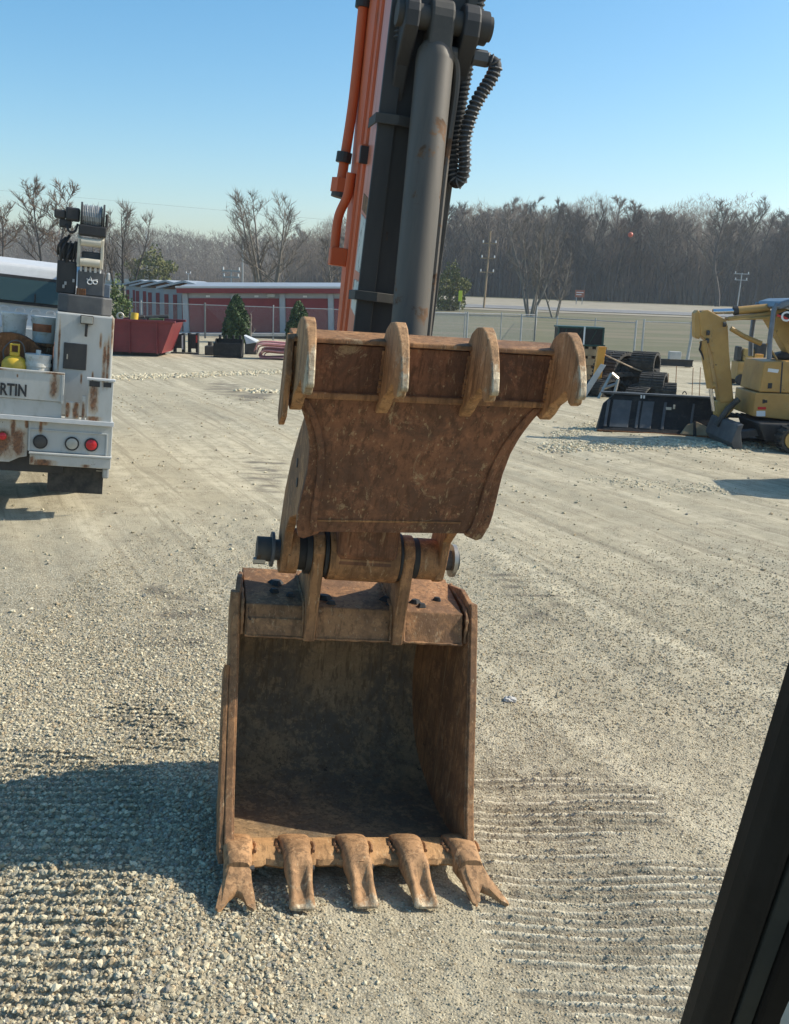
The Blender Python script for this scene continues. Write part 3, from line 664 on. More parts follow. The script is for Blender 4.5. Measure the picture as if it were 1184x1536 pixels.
# faded corner panel on the left flank, welded seam bars and decals
def flank(pts, t, name, mat): 
    mb = MB(); mb.prism(vw(-.186, pts), vw(-.186 - t, pts)); return mb.build(name, mat, stick)
flank([(fv(w) + .02, w) for w in wsq] + [(fv(w) + .24, w) for w in wsq[::-1]], .004, 'faded_panel', 'orange_faded')
for dv in (.29, .44):
    mb = MB(); mb.loft([[(-.186, fv(w) + dv, w), (-.197, fv(w) + dv + .005, w), (-.197, fv(w) + dv + .02, w), (-.186, fv(w) + dv + .025, w)] for w in wsq]); mb.build('weld_seam', 'orange', stick)
flank([(fv(2.86) + .05, 2.86), (fv(2.86) + .20, 2.88), (fv(3.12) + .20, 3.14), (fv(3.12) + .05, 3.1)], .0065, 'decal', 'decal')
flank([(fv(2.68) + .05, 2.66), (fv(2.68) + .20, 2.70), (fv(2.83) + .20, 2.835), (fv(2.83) + .05, 2.82)], .0065, 'decal', 'decal')
flank([(fv(3.13) + .05, 3.12), (fv(3.13) + .20, 3.16), (fv(3.2) + .20, 3.235), (fv(3.2) + .05, 3.195)], .0065, 'decal', 'rust')
for w in (3.535, 2.76):
    mb = MB(); v0 = fv(w)
    ol = [(-.215, v0 + .13), (-.222, v0 + .13), (-.222, v0 - .05), (-.12, v0 - .065), (.0, v0 - .04), (.0, v0 - .03), (-.12, v0 - .055), (-.212, v0 - .042)]
    mb.prism([(a, b, w - .022) for a, b in ol], [(a, b, w + .022) for a, b in ol]); mb.build('hose_clamp', 'black_dusty', stick, bevel=.003)
mb = MB(); plate(mb, -.155, .125, [(.42, 1.45), (.43, 1.93), (.86, 1.95), (.74, 1.5), (.6, 1.40)]); mb.build('stick_neck', 'rust_face', stick, bevel=.01)
# boss at the foot of the stick and its brown nose block
disc(-.19, .165, .135, 'stick_boss', 'rust', stick)
mb = MB(); plate(mb, -.165, .145, [(.40, 1.50), (.385, 1.75), (.60, 1.80), (.62, 1.5), (.5, 1.42)]); mb.build('nose_block', 'rust_face', stick, bevel=.03, seg=3)
# bracket and stub on the left flank
mb = MB(); mb.box((-.225, .62, 3.38), (-.186, .72, 3.46)); mb.build('pipe_bracket', 'orange', stick, bevel=.005)
mb = MB(); mb.box((-.228, .60, 3.45), (-.186, .63, 3.37)); mb.build('bracket_arm', 'black', stick, bevel=.003)
# hard pipes along the left rear edge
pp = MB(); pp.tube(spline([(-.212, 1.09, 4.8), (-.21, 1.11, 4.2), (-.212, 1.10, 3.75), (-.23, 1.07, 3.45), (-.238, 1.06, 3.32)], 5), .026, 14); pipe = pp.build('steel_pipe', 'orange', EX, smooth=True)
for w0, w1, r, mt in ((3.27, 3.34, .052, 'orange'), (3.245, 3.27, .047, 'black_dusty'), (3.42, 3.47, .04, 'black'), (4.18, 4.26, .042, 'black')):
    mb = MB(); mb.tube([(-.238, 1.06, w0), (-.235, 1.06, w1)] if w0 < 4 else [(-.21, 1.11, w0), (-.21, 1.11, w1)], r, 6 if r > .05 else 14); mb.build('pipe_fitting', mt, pipe)
mb = MB(); mb.tube(spline([(-.21, .93, 3.36), (-.215, .95, 3.25), (-.245, .98, 3.14), (-.248, .98, 2.98)], 6), .024, 12); mb.build('pipe_branch', 'orange', pipe, smooth=True)
mb = MB(); mb.box((-.272, .93, 2.90), (-.186, 1.01, 2.99)); mb.build('pipe_block', 'orange', pipe, bevel=.006)

# ---- thumb cylinder
CA, CB = np.array([.002, .10, 2.2]), np.array([-.003, .255, 3.86])
ax = (CB - CA) / np.linalg.norm(CB - CA)
mb = MB(); mb.tube([CA, CA + ax * .3, CB - ax * .07, CB - ax * .03, CB], .083, 32, r_list=[.083, .083, .083, .078, .06]); cyl = mb.build('thumb_cylinder', 'barrel', EX, smooth=True)
mb = MB(); mb.tube([CA - ax * .28, CA], .045, 20); mb.build('rod', 'chrome', cyl, smooth=True)
tp = CB + ax * .10
lg = [(tp[1] - .075 * math.cos(a), tp[2] + .085 * math.sin(a)) for a in np.linspace(0, math.pi, 9)] + [(tp[1] + .07, tp[2] - .16), (tp[1] - .075, tp[2] - .18)]
mb = MB(); plate(mb, -.05, .055, lg); mb.build('cylinder_eye', 'black_dusty', cyl, bevel=.012)
for u0, u1 in ((-.165, -.10), (.095, .17)):
    lug = [(tp[1] - .085 * math.cos(a), tp[2] + .085 * math.sin(a)) for a in np.linspace(0, math.pi, 9)] + [(.36, 3.70), (.36, 3.62), (.30, 3.76), (tp[1] - .08, tp[2] - .06)]
    mb = MB(); plate(mb, u0, u1, lug); mb.build('clevis_lug', 'black', cyl, bevel=.01)
mb = MB(); mb.tube([(-.19, tp[1], tp[2]), (.235, tp[1], tp[2])], .052, 20); mb.build('clevis_pin', 'black_dusty', cyl, smooth=True, bevel=.006)
mb = MB(); mb.tube([(.172, tp[1], tp[2]), (.215, tp[1], tp[2])], .07, 24); mb.build('pin_cap', 'black', cyl, smooth=True, bevel=.008)
# braided metal line beside the barrel
mb = MB(); mb.tube(spline([CB + np.array([.05, -.02, -.02]), CB + np.array([.11, .0, -.12]), CA + ax * 1.1 + np.array([.10, .03, 0]), CA + ax * .2 + np.array([.10, .05, 0])], 8), .016, 8); mb.build('steel_line', 'barrel', cyl, smooth=True)
# fitting and the spring-guarded hoses
mb = MB(); mb.tube([(.06, .27, 3.84), (.225, .27, 3.84)], .026, 8); mb.tube([(.17, .27, 3.84), (.235, .27, 3.84)], .036, 6); mb.build('hose_fitting', 'dkgrey', cyl)
def hose(name, pts, r, pitch, rr, n=10):
    path = spline(pts, n); mb = MB(); mb.tube(path, r, 12); ho = mb.build(name, 'rubber', EX, smooth=True)
    P = np.array(path); seg = np.linalg.norm(np.diff(P, axis=0), axis=1); L = np.concatenate([[0], np.cumsum(seg)])
    m_ = int(L[-1] / pitch * 10); s_ = np.linspace(0, L[-1], m_); C_ = np.stack([np.interp(s_, L, P[:, i]) for i in range(3)], 1)
    T = np.gradient(C_, axis=0); T /= np.linalg.norm(T, axis=1)[:, None] + 1e-9
    A = np.cross(T, np.array([0., 1., 0.05])); A /= np.linalg.norm(A, axis=1)[:, None] + 1e-9; B = np.cross(T, A)
    ph = s_ / pitch * 2 * math.pi
    H = C_ + (r + rr * .7) * (A * np.cos(ph)[:, None] + B * np.sin(ph)[:, None])
    mb = MB(); mb.tube(list(H), rr, 4); mb.build('spring_guard', 'dkgrey', ho); return ho
hose('hydraulic_hose', [(.235, .27, 3.84), (.275, .255, 3.82), (.262, .25, 3.76), (.205, .25, 3.64), (.178, .255, 3.50), (.195, .27, 3.38), (.192, .29, 3.325), (.17, .30, 3.31), (.15, .31, 3.36), (.15, .32, 3.52), (.165, .335, 3.78), (.19, .34, 4.2)], .026, .021, .0045)
hose('hydraulic_hose', [(-.17, .30, 4.6), (-.16, .31, 4.25), (-.15, .32, 4.0), (-.148, .33, 3.86)], .028, .021, .0045)

# ---- thumb
A_ = np.array([-.037, 1.765]); K_ = np.array([-.30, 2.385]); T_ = np.array([-.325, 2.585])
dn = (K_ - A_) / np.linalg.norm(K_ - A_); nrm = np.array([dn[1], -dn[0]])            # nrm points back (away from cab)
def tp2(t): return A_ + (K_ - A_) * t
hwid = lambda t: float(np.interp(t, [-.05, 0, .12, .45, .62, .75, .88, 1.0], [.41, .44, .444, .432, .44, .46, .495, .542]))
mb = MB(); secs = []
for t in np.linspace(-.03, 1.0, 20):
    c = tp2(t); h = hwid(t); d = c + nrm * .032
    secs.append([(-h, c[0], c[1]), (h, c[0], c[1]), (h, d[0], d[1]), (-h, d[0], d[1])])
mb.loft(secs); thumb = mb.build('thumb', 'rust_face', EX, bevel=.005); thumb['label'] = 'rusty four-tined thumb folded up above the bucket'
# raised edge ribs and lower corner lobes
for sg in (-1, 1):
    mb = MB(); secs = []
    for t in np.linspace(-.02, .97, 20):
        c = tp2(t) - nrm * .012; h = hwid(t) * .985 - .045 * max(0, 1 - t) - .01; d = tp2(t) + nrm * .02
        secs.append([(sg * h, c[0], c[1]), (sg * (h - .03), c[0], c[1]), (sg * (h - .03), d[0], d[1]), (sg * h, d[0], d[1])])
    mb.loft(secs); mb.build('edge_rib', 'rust_face', thumb, bevel=.004)
    mb = MB(); c0 = tp2(-.02)
    ol = [(.30, .03), (.34, -.035), (.40, -.062), (.425, -.05), (.437, .0), (.436, .06)]
    def pl(o_, dd): p = A_ + dn * o_[1] + nrm * dd; return (sg * o_[0], p[0], p[1])
    mb.prism([pl(o_, .002) for o_ in ol], [pl(o_, .034) for o_ in ol]); mb.build('corner_lobe', 'rust_face', thumb, bevel=.006)
mb = MB(); c = tp2(.06) - nrm * .004; d = tp2(.075) - nrm * .006; e = tp2(.075) + nrm * .01
mb.prism([(-.36, c[0], c[1]), (-.36, d[0], d[1]), (-.36, e[0], e[1])], [(.3, c[0], c[1]), (.3, d[0], d[1]), (.3, e[0], e[1])]); mb.build('weld_bead', 'rust', thumb)
for u in (-.525, -.17, .185, .54):
    for sg in (-1, 1): bead(thumb, [(u + sg * .027, -.335, 2.57), (u + sg * .027, -.322, 2.48), (u + sg * .027, -.312, 2.40)], .008)
# upper panel, knuckle ledge and lit top flange
mb = MB(); up = [(K_[0] + .01, K_[1] - .005), (T_[0], T_[1]), (T_[0] + .03, T_[1] + .003), (K_[0] + .045, K_[1])]
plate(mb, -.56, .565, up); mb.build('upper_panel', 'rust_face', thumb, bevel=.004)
mb = MB(); plate(mb, -.545, .55, [(K_[0] - .012, K_[1] - .02), (K_[0] - .012, K_[1] + .006), (K_[0] + .03, K_[1] + .012), (K_[0] + .03, K_[1] - .02)]); mb.build('knuckle_bar', 'rust', thumb, bevel=.006)
mb = MB(); plate(mb, -.565, .57, [(T_[0] - .02, T_[1] + .004), (T_[0] - .018, T_[1] + .024), (T_[0] + .17, T_[1] + .05), (T_[0] + .17, T_[1] + .03)]); mb.build('top_flange', 'rust', thumb, bevel=.005)
# back box and side arms running down to the pin
for sg, uu in ((-1, -.408), (1, .392)):
    arm = [(-.25, 2.33), (-.03, 1.80), (.13, 1.745), (.30, 1.70), (.42, 1.60), (.445, 1.47), (.475, 1.385), (.54, 1.36), (.62, 1.375), (.665, 1.44), (.655, 1.56), (.58, 1.78), (.44, 1.96), (.24, 2.13), (.0, 2.30), (-.19, 2.39)]
    mb = MB(); plate(mb, uu - .022, uu + .022, arm); am = mb.build('side_arm', 'rust' if sg > 0 else 'steel_worn' if 'steel_worn' in M else 'rust', thumb, bevel=.006)
    for (v, w) in ((.20, 1.98), (.14, 1.90)):
        mb = MB(); mb.tube([(uu - .026, v, w), (uu + .026, v, w)], .022, 14); mb.build('arm_hole', 'black', thumb)
mb = MB(); plate(mb, -.38, .37, [(-.02, 2.24), (.22, 2.10), (.42, 1.93), (.40, 1.9), (.2, 2.07), (-.03, 2.21)]); mb.build('back_plate', 'rust', thumb, bevel=.004)
# tines
tine = [(-.235, 2.215), (-.25, 2.40), (-.275, 2.60), (-.31, 2.655), (-.365, 2.69), (-.425, 2.695), (-.48, 2.67), (-.535, 2.61), (-.575, 2.53), (-.603, 2.45), (-.617, 2.385),
        (-.612, 2.365), (-.588, 2.362), (-.582, 2.335), (-.555, 2.322), (-.53, 2.335), (-.515, 2.375), (-.495, 2.385), (-.47, 2.365), (-.43, 2.33), (-.375, 2.295), (-.335, 2.24), (-.285, 2.20)]
tine = [((a if a > -.33 else -.33 + (a + .33) * 1.15), 2.69 - (2.695 - b) * .76) for a, b in tine]
def wearv(p): return max(0., min(1.2, (-p[0] - .545) * 8)) * (1.0 if p[1] < 2.57 else .3)
for i, u in enumerate((-.525, -.17, .185, .54)):
    mb = MB(); th = .025; jx = random.uniform(-.012, .012)
    pts = [(a + (jx if a < -.45 else 0), b) for a, b in tine]
    ctr = [sum(p[0] for p in pts) / len(pts), sum(p[1] for p in pts) / len(pts)]
    k = len(pts); wr = [wearv(p) for p in pts]
    tf_ = lambda p: th * (1 - .42 * min(1, max(0, (-p[0] - .42) / .25)))
    mb.add([(u - tf_(p), *p) for p in pts] + [(u + tf_(p), *p) for p in pts], [tuple(range(k))[::-1], tuple(range(k, 2 * k))] + [(a, (a + 1) % k, k + (a + 1) % k, k + a) for a in range(k)], wr + wr)
    mb.build('tine', 'rust_bright', thumb, bevel=.006, seg=2)
    if i == 0:
        mb = MB(); q = [(-.22, 2.28), (-.24, 2.55), (-.285, 2.62), (-.34, 2.60), (-.37, 2.46), (-.345, 2.29), (-.28, 2.25)]
        uu = u - .062 if i == 0 else u + .037; plate(mb, uu, uu + .025, q); mb.build('tine_gusset', 'rust', thumb, bevel=.005)

for ch in [thumb] + list(thumb.children):          # the thumb sits a little crooked on its pin
    if ch.name.startswith(('side_arm', 'arm_hole')): continue
    for vx in ch.data.vertices: vx.co.z += .055 * vx.co.x - .012
# ---- cab post at the right of the windscreen
pa, pb = W(1048, 1536, 1.0), W(1222, 985, .83)
dv = (pb - pa); P0 = pa - dv * .9; P1 = pa + dv * 3.2; axd = dv / np.linalg.norm(dv)
side_ = np.cross(axd, np.array([0, 1., 0])); side_ /= np.linalg.norm(side_)
if side_[0] < 0: side_ = -side_
fw = np.cross(axd, side_); fw = fw if fw[1] > 0 else -fw
Mi = np.array(EX.matrix_world.inverted())
def toex(p): q = Mi @ np.append(p, 1.); return tuple(q[:3])
def bar(prof, name, mat, par, bev=0.):
    mb = MB(); mb.prism([toex(P0 + side_ * a + fw * b) for a, b in prof], [toex(P1 + side_ * a + fw * b) for a, b in prof]); return mb.build(name, mat, par, bevel=bev, seg=3)
M['cab_black'] = plain('cab_black_plastic', (.006, .0065, .0065), .8, 0, .2); M['cab_grey'] = plain('cab_grey_trim', (.03, .034, .031), .75, 0, .12); M['cab_seal'] = plain('window_seal', (.009, .010, .010), .6, 0, .2)
for q_ in ('cab_black', 'cab_grey', 'cab_seal'): M[q_].node_tree.nodes['Principled BSDF'].inputs['Specular IOR Level'].default_value = .15
post = bar([(.052, -.02), (.052, .05), (.30, .05), (.30, -.02)], 'cab_post', 'cab_black', EX, .006)
bar([(0.0, .02), (.006, .0), (.022, -.012), (.031, -.012), (.031, .045), (.0, .045)], 'window_seal', 'cab_seal', post, .004)
bar([(.033, -.014), (.051, -.016), (.051, .04), (.033, .04)], 'grey_trim', 'cab_grey', post, .002)
cc = W(1236, 1592, .84)
mb = MB(); mb.loft([[toex(cc + np.array([.035 * math.cos(a) * s_, y_, .07 * math.sin(a) * s_])) for a in np.linspace(0, 2 * math.pi, 21)[:-1]] for s_, y_ in ((.6, -.03), (.9, -.02), (1, 0), (1, .03))]); mb.build('grab_handle', 'cab_trim_light' if 'cab_trim_light' in M else 'grey_lens', EX, smooth=True)

# ================================================================== service truck
t_yaw = R(17); t_tilt = R(4.5); T_O = np.array([-3.575, 11.824, 0.])
t_f = np.array([-math.sin(t_yaw), math.cos(t_yaw), 0]); _tr = np.array([math.cos(t_yaw), math.sin(t_yaw), 0])
t_r = _tr * math.cos(t_tilt) - _z * math.sin(t_tilt); t_z = _z * math.cos(t_tilt) + _tr * math.sin(t_tilt)
T_O = T_O - np.array([0, 0, .0])
TM = frame(T_O, t_r, t_f, t_z)
TK = thing('service_truck', 'white rusty service truck with a black crane on its rear corner box', 'truck', TM)
def tb(name, a, b, mat, par=TK, bev=.008):
    mb = MB(); mb.box(a, b); return mb.build(name, mat, par, bevel=bev)
XR, XL = .09, -2.30
chassis = tb('chassis', (-1.75, .12, .48), (-.45, 6.2, .72), 'black')
bump_ = tb('step_bumper', (-.83, -.05, .60), (XR, .42, .725), 'white_rusty')
tb('bumper_top', (-.84, -.065, .727), (XR + .005, .44, .748), 'white', bump_, .004)
tail = tb('rear_panel', (-.86, .02, .75), (XR, .6, 1.118), 'white')
tb('panel_frame', (-.85, .005, 1.0), (.04, .022, 1.016), 'white', tail, .003); tb('panel_frame', (-.85, .005, .75), (-.835, .022, 1.0), 'white', tail, .003); tb('panel_frame', (.02, .005, .75), (.04, .022, 1.0), 'white', tail, .003)
# rusty centre apron with its own lamp
mb = MB(); ol = [(-.862, 1.118), (-.862, .68), (-.95, .66), (-1.06, .60), (-1.45, .60), (-1.58, .66), (-1.62, 1.118)]
mb.prism([(a, .03, b) for a, b in ol], [(a, .09, b) for a, b in ol]); apr = mb.build('centre_apron', 'white_rusty', TK, bevel=.004)
tb('rear_panel_far', (XL, .02, .75), (-1.625, .6, 1.118), 'white'); tb('step_bumper_far', (XL, -.05, .60), (-1.66, .42, .725), 'white_rusty')
deck = tb('deck', (XL, -.03, 1.12), (XR, 3.4, 1.155), 'white')
tb('deck_edge', (XL, -.045, 1.112), (XR + .01, -.02, 1.165), 'white_clean', deck, .004)
def lamp(x, z, r, mat, ring='rubber'):
    mb = MB(); mb.tube([(x, .025, z), (x, -.004, z)], r, 24); la = mb.build('tail_lamp', ring, TK, smooth=True, bevel=.004)
    mb = MB(); mb.loft([[(x + q * r * math.cos(a), y_, z + q * r * math.sin(a)) for a in np.linspace(0, 2 * math.pi, 21)[:-1]] for q, y_ in ((.8, -.003), (.78, -.012), (.5, -.02), (.15, -.023))]); mb.build('lens', mat, la, smooth=True)
lamp(-.72, .868, .083, 'black_dusty'); lamp(-.365, .87, .082, 'grey_lens'); lamp(-.145, .872, .08, 'red_lens'); lamp(-1.135, .905, .055, 'red_lens', 'truck_rust')
for x in (-1.9, -2.1): lamp(x, .87, .08, 'red_lens')
mb = MB(); mb.box((-.625, .14, .25), (.015, .155, .60)); flap = mb.build('mud_flap', 'rubber_dusty', TK, bevel=.002)
for i in range(13):
    x = -.60 + i * .048; mb = MB(); mb.box((x, .134, .26), (x + .02, .141, .56)); mb.build('flap_rib', 'rubber_dusty', flap)
for z in (.565, .535): tb('flap_bolt', (-.07, .12, z), (.02, .135, z + .012), 'steel', flap, .002)
tb('mud_flap_far', (-2.25, .14, .25), (-1.62, .155, .60), 'rubber_dusty')
tb('exhaust_stub', (.0, .0, .47), (.075, .35, .60), 'galv', TK, .02)
# tailgate with painted lettering
gate = tb('tailgate', (-2.05, .0, 1.355), (-.50, .045, 1.685), 'white')
tb('gate_lip', (-2.06, -.008, 1.672), (-.485, .055, 1.695), 'white_rusty', gate, .004); tb('gate_end', (-.515, -.012, 1.34), (-.485, .05, 1.67), 'white', gate, .004)

tm = text_mesh('RTIN', .19, .003, .0055); lt = link('lettering', tm, 'black_ink', gate); lt.rotation_euler = (R(90), 0, 0); lt.scale = (.70, 1.0, 1); lt.location = (-.895 - .70 * max(v.co.x for v in tm.vertices), -.006, 1.39)
tb('gate_sill', (-2.05, .02, 1.158), (-.50, .06, 1.353), 'white')
tb('hinge_plate', (-.46, -.01, 1.17), (-.30, .02, 1.37), 'white_rusty')
for x, z in ((-.435, 1.20), (-.435, 1.34), (-.33, 1.20), (-.33, 1.34)):
    mb = MB(); mb.tube([(x, -.01, z), (x, -.024, z)], .016, 6); mb.build('bolt_head', 'truck_rust', TK)
tb('hinge_post', (-.275, -.01, 1.16), (-.235, .05, 1.45), 'white_rusty')
# corner post
cp = tb('corner_post', (-.22, -.02, 1.158), (XR - .02, .06, 1.645), 'white'); tb('post_cap', (-.235, -.035, 1.645), (XR, .07, 1.67), 'white_clean', cp, .004)
tb('dark_slot', (-.045, -.026, 1.575), (.045, -.0215, 1.63), 'black', cp, .002); tb('dark_slot', (-.205, -.029, 1.57), (-.085, -.0265, 1.635), 'black', cp, .002)
# crane box on the right rear corner
cb = tb('crane_box', (-.62, .30, 1.16), (.045, 1.15, 2.385), 'white', TK, .02)
pn = tb('panel_door', (-.515, .285, 1.725), (-.25, .299, 2.035), 'black'); tb('latch', (-.48, .276, 1.84), (-.465, .284, 1.90), 'steel', pn, .002)
fl = tb('flood_lamp', (-.345, .23, 2.275), (-.195, .30, 2.375), 'black_dusty', cb, .008); tb('lamp_glass', (-.335, .222, 2.285), (-.205, .229, 2.365), 'grey_lens', cb, .003)
mb = MB(); mb.tube([(-.27, .26, 2.275), (-.27, .25, 2.22), (-.272, .275, 2.13)], .016, 6); mb.build('lamp_wiring', 'rubber', cb)
# crane
mb = MB(); ol = [(-.61, .42), (-.5, .34), (-.1, .34), (.01, .42), (.01, 1.0), (-.1, 1.12), (-.5, 1.12), (-.61, 1.0)]
mb.prism([(a, b, 2.388) for a, b in ol], [(a, b, 2.60) for a, b in ol]); base = mb.build('crane_base', 'dkgrey', TK, bevel=.015)
ped = tb('crane_pedestal', (-.40, .50, 2.60), (-.09, .95, 2.90), 'dkgrey', TK, .02); tb('rust_foot', (-.41, .49, 2.602), (-.30, .53, 2.68), 'truck_rust', ped, .004)
mb = MB()
for cx, cz, r in ((-.26, 2.765, .028), (-.20, 2.77, .024)): mb.tube([(cx + r * math.cos(a), .494, cz + r * math.sin(a) * .9) for a in np.linspace(0, 6.0, 12)], .008, 5)
mb.tube([(-.30, .494, 2.80), (-.27, .494, 2.79), (-.255, .494, 2.83), (-.24, .494, 2.785), (-.17, .494, 2.80)], .007, 5); mb.build('painted_mark', 'white_paint', ped)
vb = tb('valve_block', (-.64, .52, 2.60), (-.42, .9, 2.98), 'black', TK, .015)
for i in range(5):
    x = -.60 + i * .04; mb = MB(); mb.tube([(x, .58, 2.97), (x + random.uniform(-.02, .02), .56, 3.08), (x + random.uniform(-.03, .05), .55, 3.22)], .012, 6); mb.build('control_lever', 'black_dusty', vb)
for (x, z) in ((-.57, 2.66), (-.46, 2.74), (-.55, 2.70)): tb('valve_cap', (x, .50, z), (x + .025, .525, z + .04), 'galv', vb, .004)
for (a, b) in (((-.64, .6, 3.05), (-.56, .6, 3.25)), ((-.60, .55, 2.95), (-.52, .62, 3.28)), ((-.54, .57, 2.9), (-.45, .6, 3.2))):
    mb = MB(); mb.tube(spline([a, ((a[0] + b[0]) / 2 - .03, .5, (a[2] + b[2]) / 2), b], 5), .016, 7); mb.build('crane_hose', 'rubber', TK)
tb('hose_cover', (-.62, .60, 3.0), (-.45, .72, 3.2), 'black', TK, .03)
# boom head seen end-on, boom running forward over the cab
boom = tb('crane_boom', (-.37, .55, 2.93), (-.15, 4.2, 3.12), 'dkgrey', TK, .02)
for x in (-.42, -.155):
    mb = MB(); ol = [(.46, 2.93), (.44, 3.26), (.52, 3.31), (.7, 3.28), (.7, 2.93)]; mb.prism([(x, a, b) for a, b in ol], [(x + .035, a, b) for a, b in ol]); mb.build('boom_cheek', 'cream', TK, bevel=.006)
for z in (3.225, 2.99):
    mb = MB(); mb.tube([(-.385, .47, z), (-.155, .47, z)], .05, 16); mb.build('boom_roller', 'cream', TK, smooth=True)
for i in range(5): 
    mb = MB(); x = -.37 + i * .055; mb.tube([(x, .50, 2.88), (x, .5, 2.94)], .012 + .004 * (i % 2), 6); mb.build('hose_end', 'white_clean', TK)
tb('winch_frame', (-.42, .42, 3.30), (-.10, .74, 3.42), 'black', TK, .015)
wn2 = MB(); wn2.tube([(-.385, .58, 3.52), (-.155, .58, 3.52)], .12, 24); dr = wn2.build('winch_drum', 'dkgrey', TK, smooth=True)
for i in range(11):
    mb = MB(); x = -.375 + i * .02; mb.tube([(x, .58 + .128 * math.cos(a), 3.52 + (.128 + .006 * (i % 3)) * math.sin(a)) for a in np.linspace(0, 6.283, 19)], .0095, 5, cap=False); mb.build('cable_turn', 'galv', dr)
for x in (-.405, -.15): 
    mb = MB(); mb.tube([(x, .58, 3.52), (x + .022, .58, 3.52)], .165, 24); mb.build('drum_flange', 'black', dr, smooth=True)
for a, b in (((-.70, .50, 3.46), (-.57, .66, 3.56)), ((-.57, .47, 3.45), (-.41, .70, 3.60)), ((-.64, .52, 3.36), (-.5, .62, 3.46)), ((-.12, .5, 3.4), (-.085, .66, 3.58))): tb('winch_motor', a, b, 'black', TK, .02)
mb = MB(); mb.tube(spline([(-.56, .5, 3.40), (-.52, .47, 3.32), (-.46, .47, 3.33), (-.43, .5, 3.42)], 6), .014, 7); mb.build('crane_hose', 'rubber', TK)
tb('side_valve', (-.10, .55, 2.6), (-.02, .7, 2.76), 'bluegrey', TK, .01); tb('sheave', (-.075, .5, 2.80), (-.03, .56, 2.9), 'galv', TK, .02)
# service body sides (right side box runs forward; left one as well)
tb('side_box', (-.46, 1.152, 1.16), (.06, 3.4, 1.95), 'white', TK, .015); tb('side_box', (XL, .3, 1.16), (-1.92, 3.4, 1.95), 'white', TK, .015)
tb('headboard', (-1.9, 3.30, 1.16), (-.47, 3.38, 2.0), 'white', TK, .01)
# cab
cabp = [(3.50, .75), (3.45, 1.9), (3.58, 2.62), (3.72, 2.90), (4.2, 2.985), (5.0, 2.96), (5.35, 2.75), (5.85, 1.95), (7.2, 1.75), (7.3, .75)]
mb = MB(); mb.prism([(-.36, a, b) for a, b in cabp], [(-2.0, a, b) for a, b in cabp]); cab = mb.build('cab', 'white_clean', TK, bevel=.07, seg=4)
mb = MB(); mb.prism([(-.52, 3.50, 2.33), (-1.86, 3.50, 2.33), (-1.80, 3.60, 2.74), (-.58, 3.60, 2.74)], [(-.52, 3.46, 2.33), (-1.86, 3.46, 2.33), (-1.80, 3.555, 2.74), (-.58, 3.555, 2.74)]); fr = mb.build('rear_window', 'rubber', cab, bevel=.01)
mb = MB(); mb.prism([(-.57, 3.455, 2.375), (-1.81, 3.455, 2.375), (-1.76, 3.53, 2.695), (-.63, 3.53, 2.695)], [(-.57, 3.445, 2.375), (-1.81, 3.445, 2.375), (-1.76, 3.52, 2.695), (-.63, 3.52, 2.695)]); mb.build('pane', 'glass', fr)
tb('pane_divider', (-1.02, 3.44, 2.38), (-1.0, 3.455, 2.5), 'rubber', cab, 0)
for i in range(6):
    x = -.58 - i * .21; mb = MB(); mb.tube([(x + .06 * math.cos(a), 3.425 + .05, 2.24 + .045 * math.sin(a)) for a in np.linspace(-.3, 3.44, 10)], .01, 5); mb.build('pressed_rib', 'white_clean', cab)
# wheels
for x in (-.30, -1.9):
    for y in (1.75, 5.9):
        wz = .50
        mb = MB(); mb.loft([[(x - (.28 if y < 2 else .14) + dx * (.5 if y < 2 else .28), y + r * math.cos(a), wz + r * math.sin(a)) for a in np.linspace(0, 6.283, 33)[:-1]] for dx, r in ((0, .28), (0, .40), (.12, .47), (.25, .48), (.5, .49), (.75, .48), (.88, .47), (1, .40), (1, .28))]); wh = mb.build('wheel', 'rubber', TK, smooth=True)
        mb = MB(); mb.tube([(x - .1, y, wz), (x + .12, y, wz)], .28, 20); mb.build('rim', 'galv', wh, smooth=True)
mb = MB(); mb.tube([(-1.9, 1.75, .5), (-.3, 1.75, .5)], .07, 10); mb.build('axle', 'black', TK)

# cargo behind the tailgate (each its own thing, standing on the truck deck)
def on_truck(x, y, z): return TM @ Matrix.Translation((x, y, z))
can = thing('fuel_can', 'yellow metal safety fuel can with spout guard behind the tailgate', 'fuel can', on_truck(-1.06, .42, 1.156))
mb = MB(); mb.loft([[(sx * .145, sy * .13, z_) for sx, sy in [(s_ * math.cos(a), s_ * math.sin(a)) for a in np.linspace(0, 6.283, 25)[:-1]]] for z_, s_ in ((0, 1), (.02, 1.04), (.54, 1.04), (.58, 1.0), (.63, .75), (.66, .35))]); mb.build('body', 'yellow', can, smooth=True)
mb = MB(); mb.box((-.06, -.04, .66), (.05, .04, .70)); mb.box((-.06, -.04, .78), (.05, .04, .80)); mb.box((-.06, -.04, .70), (-.04, .04, .78)); mb.box((.03, -.04, .70), (.05, .04, .78)); mb.build('spout_guard', 'yellow', can, bevel=.006)
mb = MB(); mb.tube(spline([(-.12, 0, .6), (-.13, 0, .72), (-.03, 0, .83), (.08, 0, .80), (.12, 0, .6)], 5), .008, 6); mb.build('wire_handle', 'dkgrey', can)
